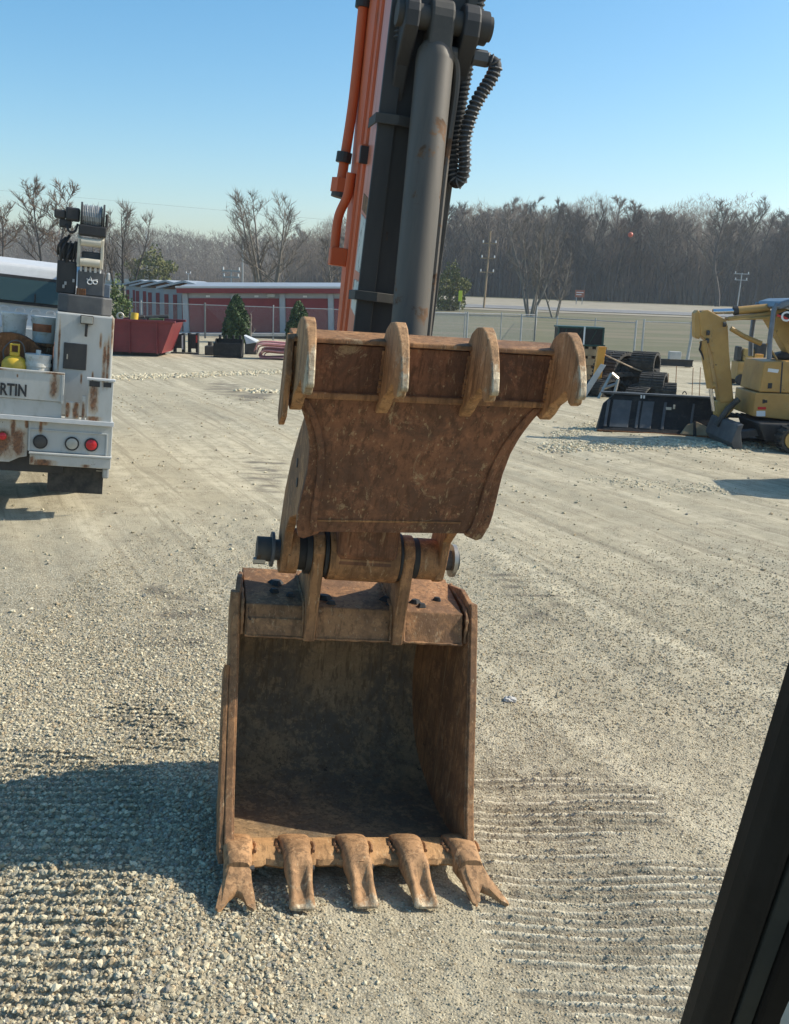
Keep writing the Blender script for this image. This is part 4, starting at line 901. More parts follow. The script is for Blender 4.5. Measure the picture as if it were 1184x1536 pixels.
def pail(name, label, x, y, z, r, h, band=None, lid=False, liquid=False):
    t = thing(name, label, 'pail', on_truck(x, y, z))
    mb = MB(); mb.loft([[(q * r * math.cos(a), q * r * math.sin(a), zz * h) for a in np.linspace(0, 6.283, 29)[:-1]] for q, zz in ((.88, 0), (.93, .45), (.99, .80), (1.05, .80), (1.05, .86), (1.0, .86), (1.0, .93), (1.06, .93), (1.06, 1.0), (.97, 1.0))]); mb.build('body', 'pail', t, smooth=True)
    if liquid:
        mb = MB(); mb.loft([[(q * r * math.cos(a), q * r * math.sin(a), zz * h) for a in np.linspace(0, 6.283, 29)[:-1]] for q, zz in ((.895, .01), (.95, .52), (.94, .53))]); mb.build('yellow_contents', 'yellow_liquid', t, smooth=True)
        mb = MB(); mb.tube([(0, 0, h), (0, 0, h + .05)], .03, 10); mb.build('cap', 'pail', t)
    if band:
        mb = MB(); mb.loft([[(1.0 * r * math.cos(a) * 1.0, r * 1.0 * math.sin(a), zz * h) for a in np.linspace(-2.6, -.9, 12)] + [(.97 * r * math.cos(a), r * .97 * math.sin(a), zz * h) for a in np.linspace(-.9, -2.6, 12)] for zz in (.42, .72)]); mb.build('label', band, t)
    return t
pail('pail', 'translucent white jug pail with yellow contents beside the fuel can', -.80, .42, 1.156, .145, .70, liquid=True)
tb_ = tb  # cargo shelf carries the taller pails
shelf = thing('tool_chest', 'dark rusty chest standing across the truck bed', 'chest', on_truck(-1.12, 1.2, 1.156))
mb = MB(); mb.box((-.62, -.28, 0), (.46, .28, .76)); mb.build('chest_body', 'truck_rust', shelf, bevel=.01); mb = MB(); mb.box((-.63, -.29, .762), (.47, .29, .80)); mb.build('lid', 'truck_rust', shelf, bevel=.008)
M['brown_paint'] = plain('brown_label', (.36, .11, .04), .5)
pail('pail', 'white plastic pail with an orange label on the rusty chest', -.78, 1.14, 1.957, .15, .32, band='brown_paint')
pail('pail', 'plain white plastic pail on the rusty chest', -1.13, 1.14, 1.957, .15, .33)
pail('pail', 'dirty white pail at the far end of the rusty chest', -1.48, 1.16, 1.957, .15, .31)
rl = thing('hose_reel', 'brown rusted drum reel standing behind the fuel can', 'reel', on_truck(-1.14, .74, 1.156))
mb = MB(); mb.tube([(-.0, -.08, .46), (.0, .1, .46)], .45, 30); mb.build('drum', 'truck_rust', rl, smooth=True, bevel=.01)
mb = MB(); mb.tube([(0, -.11, .46), (0, -.08, .46)], .12, 16); mb.build('hub', 'black', rl)

# ================================================================== storage building and what stands in front of it
def building():
    D = 58.; a = W(276, 503, D); a[2] = 0; xl = a[0]
    B = thing('storage_building', 'long grey storage building with red roll-up doors behind the fence', 'building', Matrix.Translation((xl, D, 0)) @ Matrix.Rotation(R(-2.0), 4, 'Y'))
    Wd = 11.4; Hh = 2.30
    mb = MB(); mb.box((0, .1, -.6), (Wd, 9, Hh)); mb.build('wall', 'wall_grey', B)
    mb = MB(); mb.box((-.25, -.32, Hh - .02), (Wd + .2, .08, Hh + .30)); mb.build('red_fascia', 'door_red', B, bevel=.01)
    mb = MB(); mb.add([(-.3, -.36, Hh + .30), (Wd + .3, -.36, Hh + .30), (Wd + .3, 4.6, Hh + .62), (-.3, 4.6, Hh + .62), (-.3, 9.3, Hh + .3), (Wd + .3, 9.3, Hh + .3)], [(0, 1, 2, 3), (3, 2, 5, 4)])
    rf = mb.build('roof', 'roof_grey', B)
    md = rf.modifiers.new('thick', 'SOLIDIFY'); md.thickness = .05
    mb = MB(); mb.box((-.3, -.37, Hh + .305), (Wd + .3, -.33, Hh + .37)); mb.build('gutter', 'white_clean', rf)
    n = 4; sp = 2.76
    for i in range(n):
        x = .34 + i * sp
        mb = MB(); mb.box((x, .055, -.05), (x + sp - .36, .098, 2.0)); d = mb.build('roll_door', 'door_red', B)
        if i < 4:
            for j in range(12):
                mb = MB(); mb.box((x + .01, .038, .02 + j * .163), (x + sp - .37, .056, .02 + j * .163 + .1)); mb.build('slat', 'door_red', d)
        mb = MB(); mb.box((x - .34, -.03, -.3), (x - .03, .09, Hh - .03)); mb.build('column', 'wall_grey', B, bevel=.01)
        mb = MB(); mb.box((x + 1.0, .03, 2.06), (x + 1.22, .095, 2.16)); mb.build('number_plate', 'white_paint', B)
    mb = MB(); mb.box((4.85, -.18, 2.06), (5.3, -.035, 2.26)); mb.build('wall_light', 'grey_lens', B, bevel=.02)
    mb = MB(); mb.box((-.6, -1.6, -.05), (Wd, -.04, .09)); mb.build('apron', 'concrete', B)
    return B
building()
for i, (px, D, lbl) in enumerate(((246, 61., 'first stepped storage wing beside the long red-doored front'), (222, 68., 'second stepped storage wing with red doors and grey roof edge'), (204, 76., 'third stepped storage wing beyond the second'), (190, 84., 'farthest stepped storage wing of the row'))):
    p = W(px, 500, D); Hh = 2.45 - .0 * i
    B = thing('storage_wing', lbl, 'building', loc=(p[0], D, 0), group='stepped storage wings')
    wdt = 2.6; dep = 6.
    mb = MB(); mb.box((0, 0, -.2), (wdt, dep, Hh)); mb.build('wall', 'wall_grey', B)
    mb = MB(); mb.prism([(-.35, -.35, Hh), (wdt * .5, -.35, Hh + .42), (wdt + .35, -.35, Hh), (wdt + .35, -.35, Hh + .12), (wdt * .5, -.35, Hh + .55), (-.35, -.35, Hh + .12)], [(-.35, dep, Hh), (wdt * .5, dep, Hh + .42), (wdt + .35, dep, Hh), (wdt + .35, dep, Hh + .12), (wdt * .5, dep, Hh + .55), (-.35, dep, Hh + .12)]); mb.build('roof', 'roof_grey', B)
    mb = MB(); mb.prism([(0, -.01, Hh), (wdt, -.01, Hh), (wdt * .5, -.01, Hh + .40)], [(0, .1, Hh), (wdt, .1, Hh), (wdt * .5, .1, Hh + .40)]); mb.build('gable', 'rust_face', B)
    for j in range(5):
        mb = MB(); x = .06 + j * .52; mb.box((x, -.03, 0), (x + .24, -.002, 2.15)); mb.build('door_strip', 'door_red', B)

# chain link fences -------------------------------------------------------------------------------
def fence(name, label, pts, h, post_dx, mesh=True, gates=()):
    t = thing(name, label, 'fence', loc=tuple(pts[0]))
    o = np.array(pts[0]); 
    for a, b in zip(pts[:-1], pts[1:]):
        a = np.array(a) - o; b = np.array(b) - o; L = np.linalg.norm((b - a)[:2]); n = max(1, round(L / post_dx)); e = (b - a) / n
        for i in range(n + 1):
            p = a + e * i; tall = .12
            mb = MB(); mb.tube([p + (0, 0, -.2), p + (0, 0, h + tall)], .035 if i % n else .05, 8); mb.build('post', 'galv', t, smooth=True)
        mb = MB(); mb.tube([a + (0, 0, h), b + (0, 0, h)], .022, 6); mb.build('top_rail', 'galv', t, smooth=True)
        mb = MB(); mb.tube([a + (0, 0, .06), b + (0, 0, .06)], .008, 5); mb.build('tension_wire', 'galv', t)
        if mesh:
            d = (b - a) / L; s = .075; nn = int((L + h) / s); mb = MB(); w_ = .0014
            for i in range(nn):
                for dr_ in (1, -1):
                    x0 = i * s - (h if dr_ > 0 else 0); x1 = x0 + h; z0, z1 = (.05, h) if dr_ > 0 else (h, .05)
                    lo = max(x0, 0.); hi = min(x1, L)
                    if hi <= lo: continue
                    za = z0 + (z1 - z0) * (lo - x0) / h; zb = z0 + (z1 - z0) * (hi - x0) / h
                    pa_ = a + d * lo; pb_ = a + d * hi; pa_ = np.array([pa_[0], pa_[1] + .03 * dr_ * 0, pa_[2] + za]); pb_ = np.array([pb_[0], pb_[1], pb_[2] + zb])
                    nv = np.array([0, w_, 0]); up_ = np.array([w_, 0, w_ * -dr_])
                    mb.add([pa_ + up_, pa_ - up_ + nv, pa_ - up_ - nv, pb_ + up_, pb_ - up_ + nv, pb_ - up_ - nv], [(0, 1, 4, 3), (1, 2, 5, 4), (2, 0, 3, 5)])
            mb.build('chain_link', 'galv', t, kind='stuff')
    return t
def g0(x, y): p = G(x, y); return (p[0], p[1], 0.)
D = 55.
fl_pts = [(-24, 54, 0), (W(308, 505, 54)[0], 54, 0), (W(700, 505, 57)[0], 57., 0)]
fence('chain_link_fence', 'galvanised chain link fence in front of the red storage doors', fl_pts, 1.75, 3.4)
zr = lambda y: float(far_rise(0, y))
fence('chain_link_fence', 'chain link fence running back along the dry field', [(W(640, 505, 57)[0] , 60, 0), (W(815, 505, 62)[0], 66, 0), (W(805, 480, 100)[0], 100, zr(100))], 1.7, 3.3)
fence('chain_link_fence', 'chain link fence stretch with gate posts behind the black crates', [(W(800, 545, 50)[0], 56, 0), (W(957, 540, 49.5)[0], 50.5, 0)], 1.75, 2.6, mesh=False)
fence('chain_link_gate', 'open wire yard gate between two tall galvanised posts', [(W(960, 540, 49.5)[0], 49.3, 0), (W(1031, 540, 50)[0], 49.8, 0)], 1.85, 2.6, mesh=False)
gt = thing('gate_rail', 'long low galvanised pipe rail lying across the gate opening', 'rail', loc=tuple(np.array([W(958, 515, 49.4)[0], 49.0, .95])))
gp_ = thing('fence_post', 'stout leaning fence post beside the open gate', 'post', loc=tuple(W(1030, 541, 48.6) * np.array([1, 1, 0])))
mb = MB(); mb.tube([(0, 0, -.1), (.2, 0, 2.05)], .07, 10); mb.build('pipe', 'galv', gp_, smooth=True); mb = MB(); mb.tube([(.2, 0, 2.05), (.203, 0, 2.09)], .08, 10); mb.build('cap', 'galv', gp_)
bpy.data.objects.remove(gt)

# red roll-off dumpster -------------------------------------------------------------------------------
D = 39.
def wz(x, y, d=D): p = W(x, y, d); return (p[0], p[2])
dl = W(165, 533, D)[0]; drx = W(262, 533, D)[0]; wid = drx - dl
DU = thing('dumpster', 'red steel roll-off dumpster full of scrap in front of the fence', 'dumpster', loc=(dl, D, 0))
tw = wid; ol = [(0.02, .14), (tw * .80, .14), (tw * .98, 1.30), (-.02, 1.30)]
mb = MB()
for (y0, y1) in ((0, .05), (1.85, 1.9)): mb.prism([(a, y0, b) for a, b in ol], [(a, y1, b) for a, b in ol])
mb.prism([(0.02, .05, .14), (tw * .80, .05, .14), (tw * .8, 1.85, .14), (.02, 1.85, .14)], [(0.02, .05, .2), (tw * .80, .05, .2), (tw * .8, 1.85, .2), (.02, 1.85, .2)])
mb.prism([(tw * .80, .05, .2), (tw * .98, .05, 1.3), (tw * .98, 1.85, 1.3), (tw * .8, 1.85, .2)], [(tw * .78, .05, .2), (tw * .96, .05, 1.3), (tw * .96, 1.85, 1.3), (tw * .78, 1.85, .2)])
mb.prism([(0.02, .05, .2), (-.02, .05, 1.3), (-.02, 1.85, 1.3), (.02, 1.85, .2)], [(0.06, .05, .2), (.03, .05, 1.3), (.03, 1.85, 1.3), (.06, 1.85, .2)])
mb.build('shell', 'dumpster', DU)
mb = MB(); mb.box((-.08, -.07, 1.30), (tw * 1.02, .06, 1.39)); mb.build('top_rail', 'dumpster', DU, bevel=.01); mb = MB(); mb.box((-.08, 1.84, 1.30), (tw * 1.02, 1.96, 1.39)); mb.build('top_rail', 'dumpster', DU, bevel=.01)
for fx in (.04, .30, .72):
    mb = MB(); mb.box((tw * fx, -.06, .12), (tw * fx + .06, 0, 1.30)); mb.build('rib', 'dumpster', DU, bevel=.006)
for y in (.3, 1.4):
    mb = MB(); mb.box((-.1, y, .0), (tw * .72, y + .14, .14)); mb.build('skid', 'black', DU)
def junk(name, label, cat, pts, r, mat, n=10):
    mb = MB(); mb.tube([(dl + a, D + b, c) for a, b, c in pts], r, n); o = mb.build(name, mat, None, smooth=True, bevel=.004); tag(o, label, cat); return o
junk('scrap_drum', 'cream yellow tank end poking out of the red dumpster', 'drum', [(tw * .33, .5, 1.30), (tw * .34, .55, 1.62)], .15, 'yellow', 14)
mb = MB(); mb.tube([(dl + tw * .12 + .12 * math.cos(a), D + .5, 1.48 + .12 * math.sin(a)) for a in np.linspace(0, 6.283, 17)], .04, 6, cap=False); tag(mb.build('hose_ring', 'cream', None), 'pale hose ring standing in the red dumpster', 'hose')
rj = random.Random(3)
for k_, nm in enumerate(('dark scrap pipe heaped in the red dumpster',) * 9):
    a = rj.uniform(.08, .75) * tw; L_ = rj.uniform(.4, .9); an = rj.uniform(-.5, .5); y_ = rj.uniform(.15, 1.1); z_ = rj.uniform(1.34, 1.46)
    o = junk('scrap_pipe', nm, 'scrap', [(a, y_, z_), (min(a + L_, tw * .93), y_ + an * .6, z_ + rj.uniform(-.05, .08))], rj.uniform(.05, .09), rj.choice(['black', 'black_dusty', 'conifer', 'black']), 8); o['group'] = 'scrap in the dumpster'

# attachments and hoses on the ground by the fence
def px_box(name, label, cat, x0, x1, y0, y1, D, dep, mat, parts=None, group=None, z0=0.):
    p0 = W(x0, y1, D); p1 = W(x1, y0, D)
    t = thing(name, label, cat, loc=(p0[0], D, z0), group=group); w_ = p1[0] - p0[0]; h_ = max(p1[2] - z0, .05)
    return t, w_, h_
t, w_, h_ = px_box('bucket_attachment', 'black skid steer bucket attachment on the ground before the conifer', 'bucket', 320, 362, 510, 535, 40., .7, 'blackpaint')
mb = MB(); ol = [(0, .04), (.0, .0), (.55, .0), (.7, .22), (.66, h_), (.6, h_), (.62, .25), (.5, .06)]
mb.prism([(0, a, b) for a, b in ol], [(w_, a, b) for a, b in ol]); mb.build('shell', 'blackpaint', t, bevel=.01)
for x in (0, w_ - .04): mb = MB(); ol2 = [(0, 0), (.55, 0), (.7, .22), (.66, h_), (.45, h_ * .95)]; mb.prism([(x, a, b) for a, b in ol2], [(x + .04, a, b) for a, b in ol2]); mb.build('side', 'blackpaint', t, bevel=.006)
mb = MB(); mb.box((0, -.02, .08), (w_, .03, h_ * .8)); mb.build('cutting_face', 'blackpaint', t, bevel=.01)
for x in (.12, .35, .6, .85): mb = MB(); mb.box((w_ * x, .5, h_), (w_ * x + .08, .66, h_ + .14)); mb.build('lug', 'blackpaint', t, bevel=.01)
for k_, (x0, x1, y0, lbl, gr) in enumerate(((260, 276, 500, 'black frame attachment with a white stripe beside the dumpster', 1), (282, 297, 500, 'black frame attachment with a red mark next to the white striped one', 0))):
    t, w_, h_ = px_box('frame_attachment', lbl, 'attachment', x0, x1, y0, 530, 41.5, .4, 'blackpaint')
    for a, b in (((0, 0, 0), (.09, .3, h_)), ((w_ - .09, 0, 0), (w_, .3, h_))): mb = MB(); mb.box(a, b); mb.build('upright', 'blackpaint', t, bevel=.008)
    mb = MB(); mb.box((.09, .05, h_ * .25), (w_ - .09, .25, h_ * .95)); mb.build('plate', 'black', t, bevel=.01)
    mb = MB(); mb.box((-.05, -.25, 0), (w_ + .05, .0, .06)); mb.build('foot', 'black_dusty', t, bevel=.006)
    mb = MB(); mb.box((w_ * .8, -.012, h_ * .2 if k_ == 0 else h_ * .55), (w_ * .8 + .06, -.002, h_ * .9)); mb.build('stripe', 'white_paint' if k_ == 0 else 'red_lens', t)
t, w_, h_ = px_box('engine_block', 'grimy dark machine part beside the black bucket attachment', 'machine part', 307, 321, 513, 530, 41, .5, 'black')
mb = MB(); mb.box((0, 0, 0), (w_, .5, h_ * .7)); mb.build('block', 'black_dusty', t, bevel=.04); mb = MB(); mb.tube([(w_ * .5, .25, h_ * .5), (w_ * .5, .25, h_)], .1, 10); mb.build('neck', 'black_dusty', t)
t, w_, h_ = px_box('tarp_sheet', 'folded white sheet draped over dark parts behind the hose roll', 'sheet', 366, 386, 504, 530, 42.5, .5, 'white')
mb = MB(); mb.add([(0, 0, h_), (w_, 0, h_ * .72), (w_ * 1.02, .5, h_ * .75), (0, .5, h_ * 1.02), (w_ * .2, -.05, h_ * .55), (w_ * .95, -.06, h_ * .66)], [(0, 1, 2, 3), (0, 4, 5, 1)]); o = mb.build('sheet', 'white_clean', t); md = o.modifiers.new('t', 'SOLIDIFY'); md.thickness = .02
mb = MB(); mb.box((0.02, .05, 0), (w_ * .95, .48, h_ * .66)); mb.build('parts_beneath', 'black_dusty', t, bevel=.04)
# pink lay-flat hose roll
HR = thing('hose_roll', 'loosely coiled pink lay-flat hose lying by the fence', 'hose', loc=(W(405, 537, 40)[0], 40, 0))
rp = [(-.62, 0, .30), (-.50, 0, .55), (-.1, 0, .60), (.6, 0, .58), (1.6, 0, .56), (2.0, 0, .40), (1.7, 0, .20), (.9, 0, .12), (.2, 0, .08), (-.32, 0, .06), (-.42, 0, .20), (-.2, 0, .34), (.4, 0, .32), (1.0, 0, .30)]
pth = spline(rp, 6)
mb = MB(); mb.loft([[(p[0], -.12 + .03 * math.sin(i * .4), p[2] - .025), (p[0], -.12 + .03 * math.sin(i * .4), p[2] + .025), (p[0], .3, p[2] + .03), (p[0], .3, p[2] - .02)] for i, p in enumerate(pth)]); mb.build('outer_turn', 'pink', HR, bevel=.012)
for q, (sx, sz, dy) in enumerate(((.86, .86, .1), (1.05, 1.1, .45), (.7, .7, .5))):
    mb = MB(); mb.loft([[(p[0] * sx, dy, p[2] * sz - .02), (p[0] * sx, dy, p[2] * sz + .025), (p[0] * sx, dy + .3, p[2] * sz + .03), (p[0] * sx, dy + .3, p[2] * sz - .02)] for p in pth]); mb.build('inner_turn', 'pink', HR, bevel=.01)

# ================================================================== right-hand machinery
D = 20.5
def XZ(pts, d=D): return [(lambda p: (p[0], p[2]))(W(x, y, d)) for x, y in pts]
CX = thing('mini_excavator', 'yellow mini excavator with canopy parked facing the black blade', 'excavator', loc=(W(1150, 660, D)[0], D, 0))
cxo = np.array([CX.location.x, CX.location.y, 0])
def cpoly(name, pts, y0, y1, mat, par=CX, bev=.02, d=D):
    q = XZ(pts, d); mb = MB(); mb.prism([(a - cxo[0], y0, b) for a, b in q], [(a - cxo[0], y1, b) for a, b in q]); return mb.build(name, mat, par, bevel=bev)
def ctube(name, pts, r, y, mat, par=CX, n=14, d=D):
    q = XZ(pts, d); mb = MB(); mb.tube([(a - cxo[0], y, b) for a, b in q], r, n); return mb.build(name, mat, par, smooth=True)
house = cpoly('engine_cover', [(1141, 541), (1215, 541), (1290, 545), (1290, 592), (1133, 586)], -.25, .95, 'cat')
cpoly('lower_body', [(1127, 587), (1290, 593), (1290, 634), (1180, 628), (1123, 622)], -.27, .97, 'cat')
cpoly('panel_gap', [(1166, 542), (1168, 542), (1165, 588), (1163, 588)], -.256, -.24, 'black', house, 0)
cpoly('vent', [(1146, 573), (1152, 573), (1151, 581), (1145, 581)], -.258, -.24, 'black', house, .002)
cpoly('sticker', [(1146, 551), (1162, 553), (1160, 558), (1145, 556)], -.258, -.245, 'white_paint', house, 0)
for (x, y, a, b, m_) in ((1137, 597, 1140, 603, 'black'), (1139, 598, 1144, 602, 'black'), (1130, 608, 1142, 612, 'red_lens'), (1128, 614, 1141, 622, 'white_paint')): cpoly('warning_sticker', [(x, y), (a, y), (a, b), (x, b)], -.278, -.262, m_, house, 0)
# boom, stick, cylinders
cpoly('boom', [(1098, 482), (1150, 478), (1172, 486), (1190, 505), (1200, 540), (1240, 560), (1270, 560), (1250, 520), (1215, 470), (1185, 463), (1150, 470), (1098, 476)][::1], .25, .50, 'cat', bev=.03)
cpoly('boom_web', [(1100, 480), (1158, 480), (1196, 545), (1240, 545), (1205, 475), (1160, 474)], .20, .55, 'cat_grimy', bev=.02)
stk2 = cpoly('arm', [(1061, 466), (1068, 465), (1095, 480), (1098, 490), (1100, 530), (1107, 605), (1086, 606), (1074, 535), (1066, 512), (1057, 505), (1054, 470)], .24, .52, 'cat', bev=.02)
cpoly('arm_link', [(1048, 470), (1053, 465), (1056, 468), (1058, 503), (1055, 510), (1048, 506)], .26, .5, 'cat', bev=.02)
cpoly('arm_dark_strip', [(1057, 467), (1060, 467), (1062, 505), (1059, 505)], .28, .48, 'black', bev=.005)  # narrow black strip between the arm link and the arm
ctube('bucket_cylinder', [(1059, 512), (1063, 540), (1070, 583)], .075, .2, 'cat'); ctube('bucket_rod', [(1070, 580), (1075, 618)], .04, .2, 'chrome')
ctube('rod_eye', [(1069, 580), (1077, 580)], .07, .2, 'cat')
ctube('boom_cylinder', [(1113, 467), (1164, 462)], .085, .38, 'cat'); ctube('boom_rod', [(1078, 468), (1114, 467)], .055, .38, 'chrome'); ctube('gland', [(1110, 467), (1116, 466)], .095, .38, 'black')
ctube('lift_cylinder', [(1100, 493), (1120, 505), (1146, 516)], .05, .15, 'cat')
ctube('hose_run', [(1056, 512), (1053, 525), (1058, 535), (1062, 545)], .02, .16, 'rubber')
ctube('hose_run', [(1150, 515), (1160, 530), (1166, 540)], .02, .0, 'cat')
for (x, y) in ((1067, 500), (1066, 512), (1092, 487)): ctube('arm_pin', [(x - 2, y), (x + 2, y)], .05, .22, 'black_dusty')
cpoly('arm_linkage', [(1082, 604), (1110, 600), (1107, 618), (1092, 632), (1080, 625)], .26, .5, 'cat_grimy', bev=.02)
ctube('link_bar', [(1078, 640), (1095, 615), (1112, 600)], .06, .15, 'black_dusty')
# canopy
ctube('canopy_post', [(1150, 538), (1151, 510), (1157, 465), (1162, 455)], .05, -.15, 'bluegrey'); ctube('canopy_post', [(1150, 538), (1151, 510), (1157, 465), (1162, 455)], .05, .95, 'bluegrey')
cpoly('canopy_roof', [(1158, 460), (1166, 452), (1180, 448), (1300, 446), (1300, 456), (1182, 457), (1165, 464)], -.22, 1.05, 'bluegrey', bev=.03)
wing = cpoly('side_panel', [(1164, 470), (1185, 462), (1300, 470), (1300, 510), (1200, 510), (1185, 483), (1164, 476)], -.19, -.15, 'blackpaint', bev=.004)
cpoly('red_stripe', [(1160, 474), (1172, 478), (1187, 490), (1198, 512), (1202, 512), (1190, 488), (1174, 475), (1161, 471)], -.20, -.187, 'red_lens', wing, 0)
tm = text_mesh('CAT', .27, .004, .006); lt = link('lettering', tm, 'white_paint', wing); lt.rotation_euler = (R(90), R(-4), 0); pq = W(1171, 482, D - .2); lt.location = (pq[0] - cxo[0], -.197, pq[2])
cpoly('seat', [(1170, 540), (1205, 540), (1208, 515), (1200, 500), (1192, 528), (1172, 532)], .2, .6, 'black', bev=.04)
# tracks
def track(y0, y1, x0, x1, yb, yt, name):
    q = XZ([(x0, yb), (x1, yb), (x0, yt), (x1, yt)]); xa, xb = q[0][0] - cxo[0], q[1][0] - cxo[0]; zb = 0.; zt = .52; r = (zt - zb) / 2
    ol = [(xa + r + r * math.cos(a), zb + r + r * math.sin(a)) for a in np.linspace(math.pi / 2, 3 * math.pi / 2, 13)] + [(xb - r + r * math.cos(a), zb + r + r * math.sin(a)) for a in np.linspace(-math.pi / 2, math.pi / 2, 13)]
    inn = [((a - (xa + xb) / 2) * .94 + (xa + xb) / 2, (b - r - zb) * .80 + r + zb) for a, b in ol]
    k_ = len(ol); mb = MB(); mb.add([(a, y, b) for y in (y0, y1) for a, b in ol] + [(a, y, b) for y in (y0, y1) for a, b in inn],
        [(i, (i + 1) % k_, k_ + (i + 1) % k_, k_ + i) for i in range(k_)] + [(2 * k_ + i, 2 * k_ + (i + 1) % k_, 3 * k_ + (i + 1) % k_, 3 * k_ + i) for i in range(k_)] + [(i, (i + 1) % k_, 2 * k_ + (i + 1) % k_, 2 * k_ + i) for i in range(k_)] + [(k_ + i, k_ + (i + 1) % k_, 3 * k_ + (i + 1) % k_, 3 * k_ + i) for i in range(k_)])
    t = mb.build(name, 'rubber_dusty', CX, bevel=.01)
    P = np.array(ol + [ol[0]]); L = np.concatenate([[0], np.cumsum(np.linalg.norm(np.diff(P, axis=0), axis=1))]); n = int(L[-1] / .11)
    for i in range(n):
        s_ = L[-1] * i / n; x = np.interp(s_, L, P[:, 0]); z = np.interp(s_, L, P[:, 1]); x2 = np.interp((s_ + .05) % L[-1], L, P[:, 0]); z2 = np.interp((s_ + .05) % L[-1], L, P[:, 1])
        tx, tz = x2 - x, z2 - z; kk = math.hypot(tx, tz) + 1e-6; nx_, nz_ = -tz / kk, tx / kk
        cx_, cz_ = (xa + xb) / 2, r
        if nx_ * (x - cx_) + nz_ * (z - cz_) < 0: nx_, nz_ = -nx_, -nz_
        if z < .03 : continue
        mb = MB(); mb.prism([(x, y0 + .01, z), (x2, y0 + .01, z2), (x2 + nx_ * .03, y0 + .01, z2 + nz_ * .03), (x + nx_ * .03, y0 + .01, z + nz_ * .03)], [(x, y1 - .01, z), (x2, y1 - .01, z2), (x2 + nx_ * .03, y1 - .01, z2 + nz_ * .03), (x + nx_ * .03, y1 - .01, z + nz_ * .03)]); mb.build('track_lug', 'rubber_dusty', t)
    for xw, rr in ((xa + r, r * .70), (xb - r, r * .7)):
        mb = MB(); mb.tube([(xw, y0 - .01, r), (xw, y1 - .03, r)], rr, 20); mb.build('idler', 'cat_grimy', t, smooth=True, bevel=.01)
        mb = MB(); mb.tube([(xw, y0 - .03, r), (xw, y0, r)], rr * .45, 12); mb.build('hub', 'black_dusty', t, smooth=True)
    mb = MB(); mb.box((xa + r, y0 + .05, r - .08), (xb - r, y1 - .05, r + .1)); mb.build('track_frame', 'black', t)
    for f_ in (.3, .5, .7):
        mb = MB(); xx = xa + (xb - xa) * f_; mb.tube([(xx, y0 + .02, .11), (xx, y1 - .05, .11)], .07, 12); mb.build('roller', 'black_dusty', t, smooth=True)
track(-1.05, -.72, 1140, 1300, 680, 640, 'rubber_track'); track(.62, .95, 1082, 1262, 662, 625, 'rubber_track')
cpoly('undercarriage', [(1120, 628), (1270, 634), (1270, 660), (1130, 655)], -.7, .6, 'black', bev=.03)
bl_ = cpoly('dozer_blade', [(1076, 655), (1086, 630), (1094, 628), (1090, 640), (1092, 662), (1080, 664)], -.9, .85, 'dkgrey', bev=.01)
cpoly('blade_arm', [(1088, 645), (1140, 638), (1142, 648), (1090, 656)], -.4, -.2, 'dkgrey', bev=.01)

# long black blade attachment lying beside it
D2 = 21.6
p0 = W(896, 638, D2); p1 = W(1078, 660, D2)
BL = thing('blade_attachment', 'long black steel blade attachment lying on the gravel before the yellow excavator', 'blade', loc=(p0[0], D2, 0), rz=R(-8))
L_ = (p1[0] - p0[0]) / math.cos(R(8)) + .1; hB = .80
sec = [(0, .05), (.03, .0), (.5, .0), (.56, .1), (.60, hB * .9), (.56, hB), (.46, hB), (.42, hB * .92), (.30, .45), (.10, .14)]
mb = MB(); ks = 8; secs = []
for i in range(ks + 1):
    f_ = i / ks; cut = 1 if 0 < i else .72
    secs.append([(f_ * L_ + (.12 if i == 0 else 0) * (b / hB), a, b * cut + .0) for a, b in sec])
mb.loft(secs); mb.build('mouldboard', 'blackpaint', BL, bevel=.012)
for x0, x1 in ((.14, .20), (.26, .66), (.80, .86), (.90, 1.14), (1.35, 1.41), (1.95, 2.0)):
    def fz(b): return float(np.interp(b, [.05, .14, .45, .74], [.0, .10, .30, .42]))
    mb = MB(); bs = [.12, .3, .5, .68]
    mb.loft([[(x0 * 1 + .12 * (b - .12), fz(b) - .012, b), (x1 + .12 * (b - .12), fz(b) - .012, b), (x1 + .12 * (b - .12), fz(b) + .03, b), (x0 + .12 * (b - .12), fz(b) + .03, b)] for b in bs]); mb.build('panel', 'dkgrey', BL, bevel=.01)
mb = MB(); mb.box((.0, -.03, .0), (L_, .03, .05)); mb.build('cutting_edge', 'truck_rust', BL, bevel=.006)
mb = MB(); mb.box((.05, .42, hB), (L_, .58, hB + .04)); mb.build('top_rail', 'dkgrey', BL, bevel=.008)
for x in (.9, .96): mb = MB(); mb.box((x, .40, hB * .92), (x + .035, .43, hB)); mb.build('tag', 'white_paint', BL)
mb = MB(); mb.tube([(L_ * .66 + .04 * math.cos(a), .5, hB + .06 + .06 * math.sin(a)) for a in np.linspace(0, math.pi, 9)], .012, 6); mb.build('lifting_eye', 'black', BL)
mb = MB(); mb.box((1.45, .33, .52), (1.57, .36, .58)); mb.box((1.60, .30, .55), (1.64, .35, .64)); mb.build('bolt_plate', 'cream', BL, bevel=.006)
mb = MB(); mb.prism([(1.75, .02, .05), (2.45, .02, .05), (2.4, .1, .18), (2.1, .2, .3), (1.9, .16, .24)], [(1.75, -.03, .05), (2.45, -.03, .05), (2.4, .05, .2), (2.1, .15, .33), (1.9, .11, .26)]); mb.build('mud_cake', 'concrete_dirt' if 'concrete_dirt' in M else 'wood', BL, bevel=.02)
mb = MB(); mb.prism([(2.02, -.04, .03), (2.1, -.04, .03), (2.08, .12, .33), (2.03, .12, .33)], [(2.02, .0, .03), (2.1, .0, .03), (2.08, .17, .33), (2.03, .17, .33)]); mb.build('gusset', 'blackpaint', BL, bevel=.006)

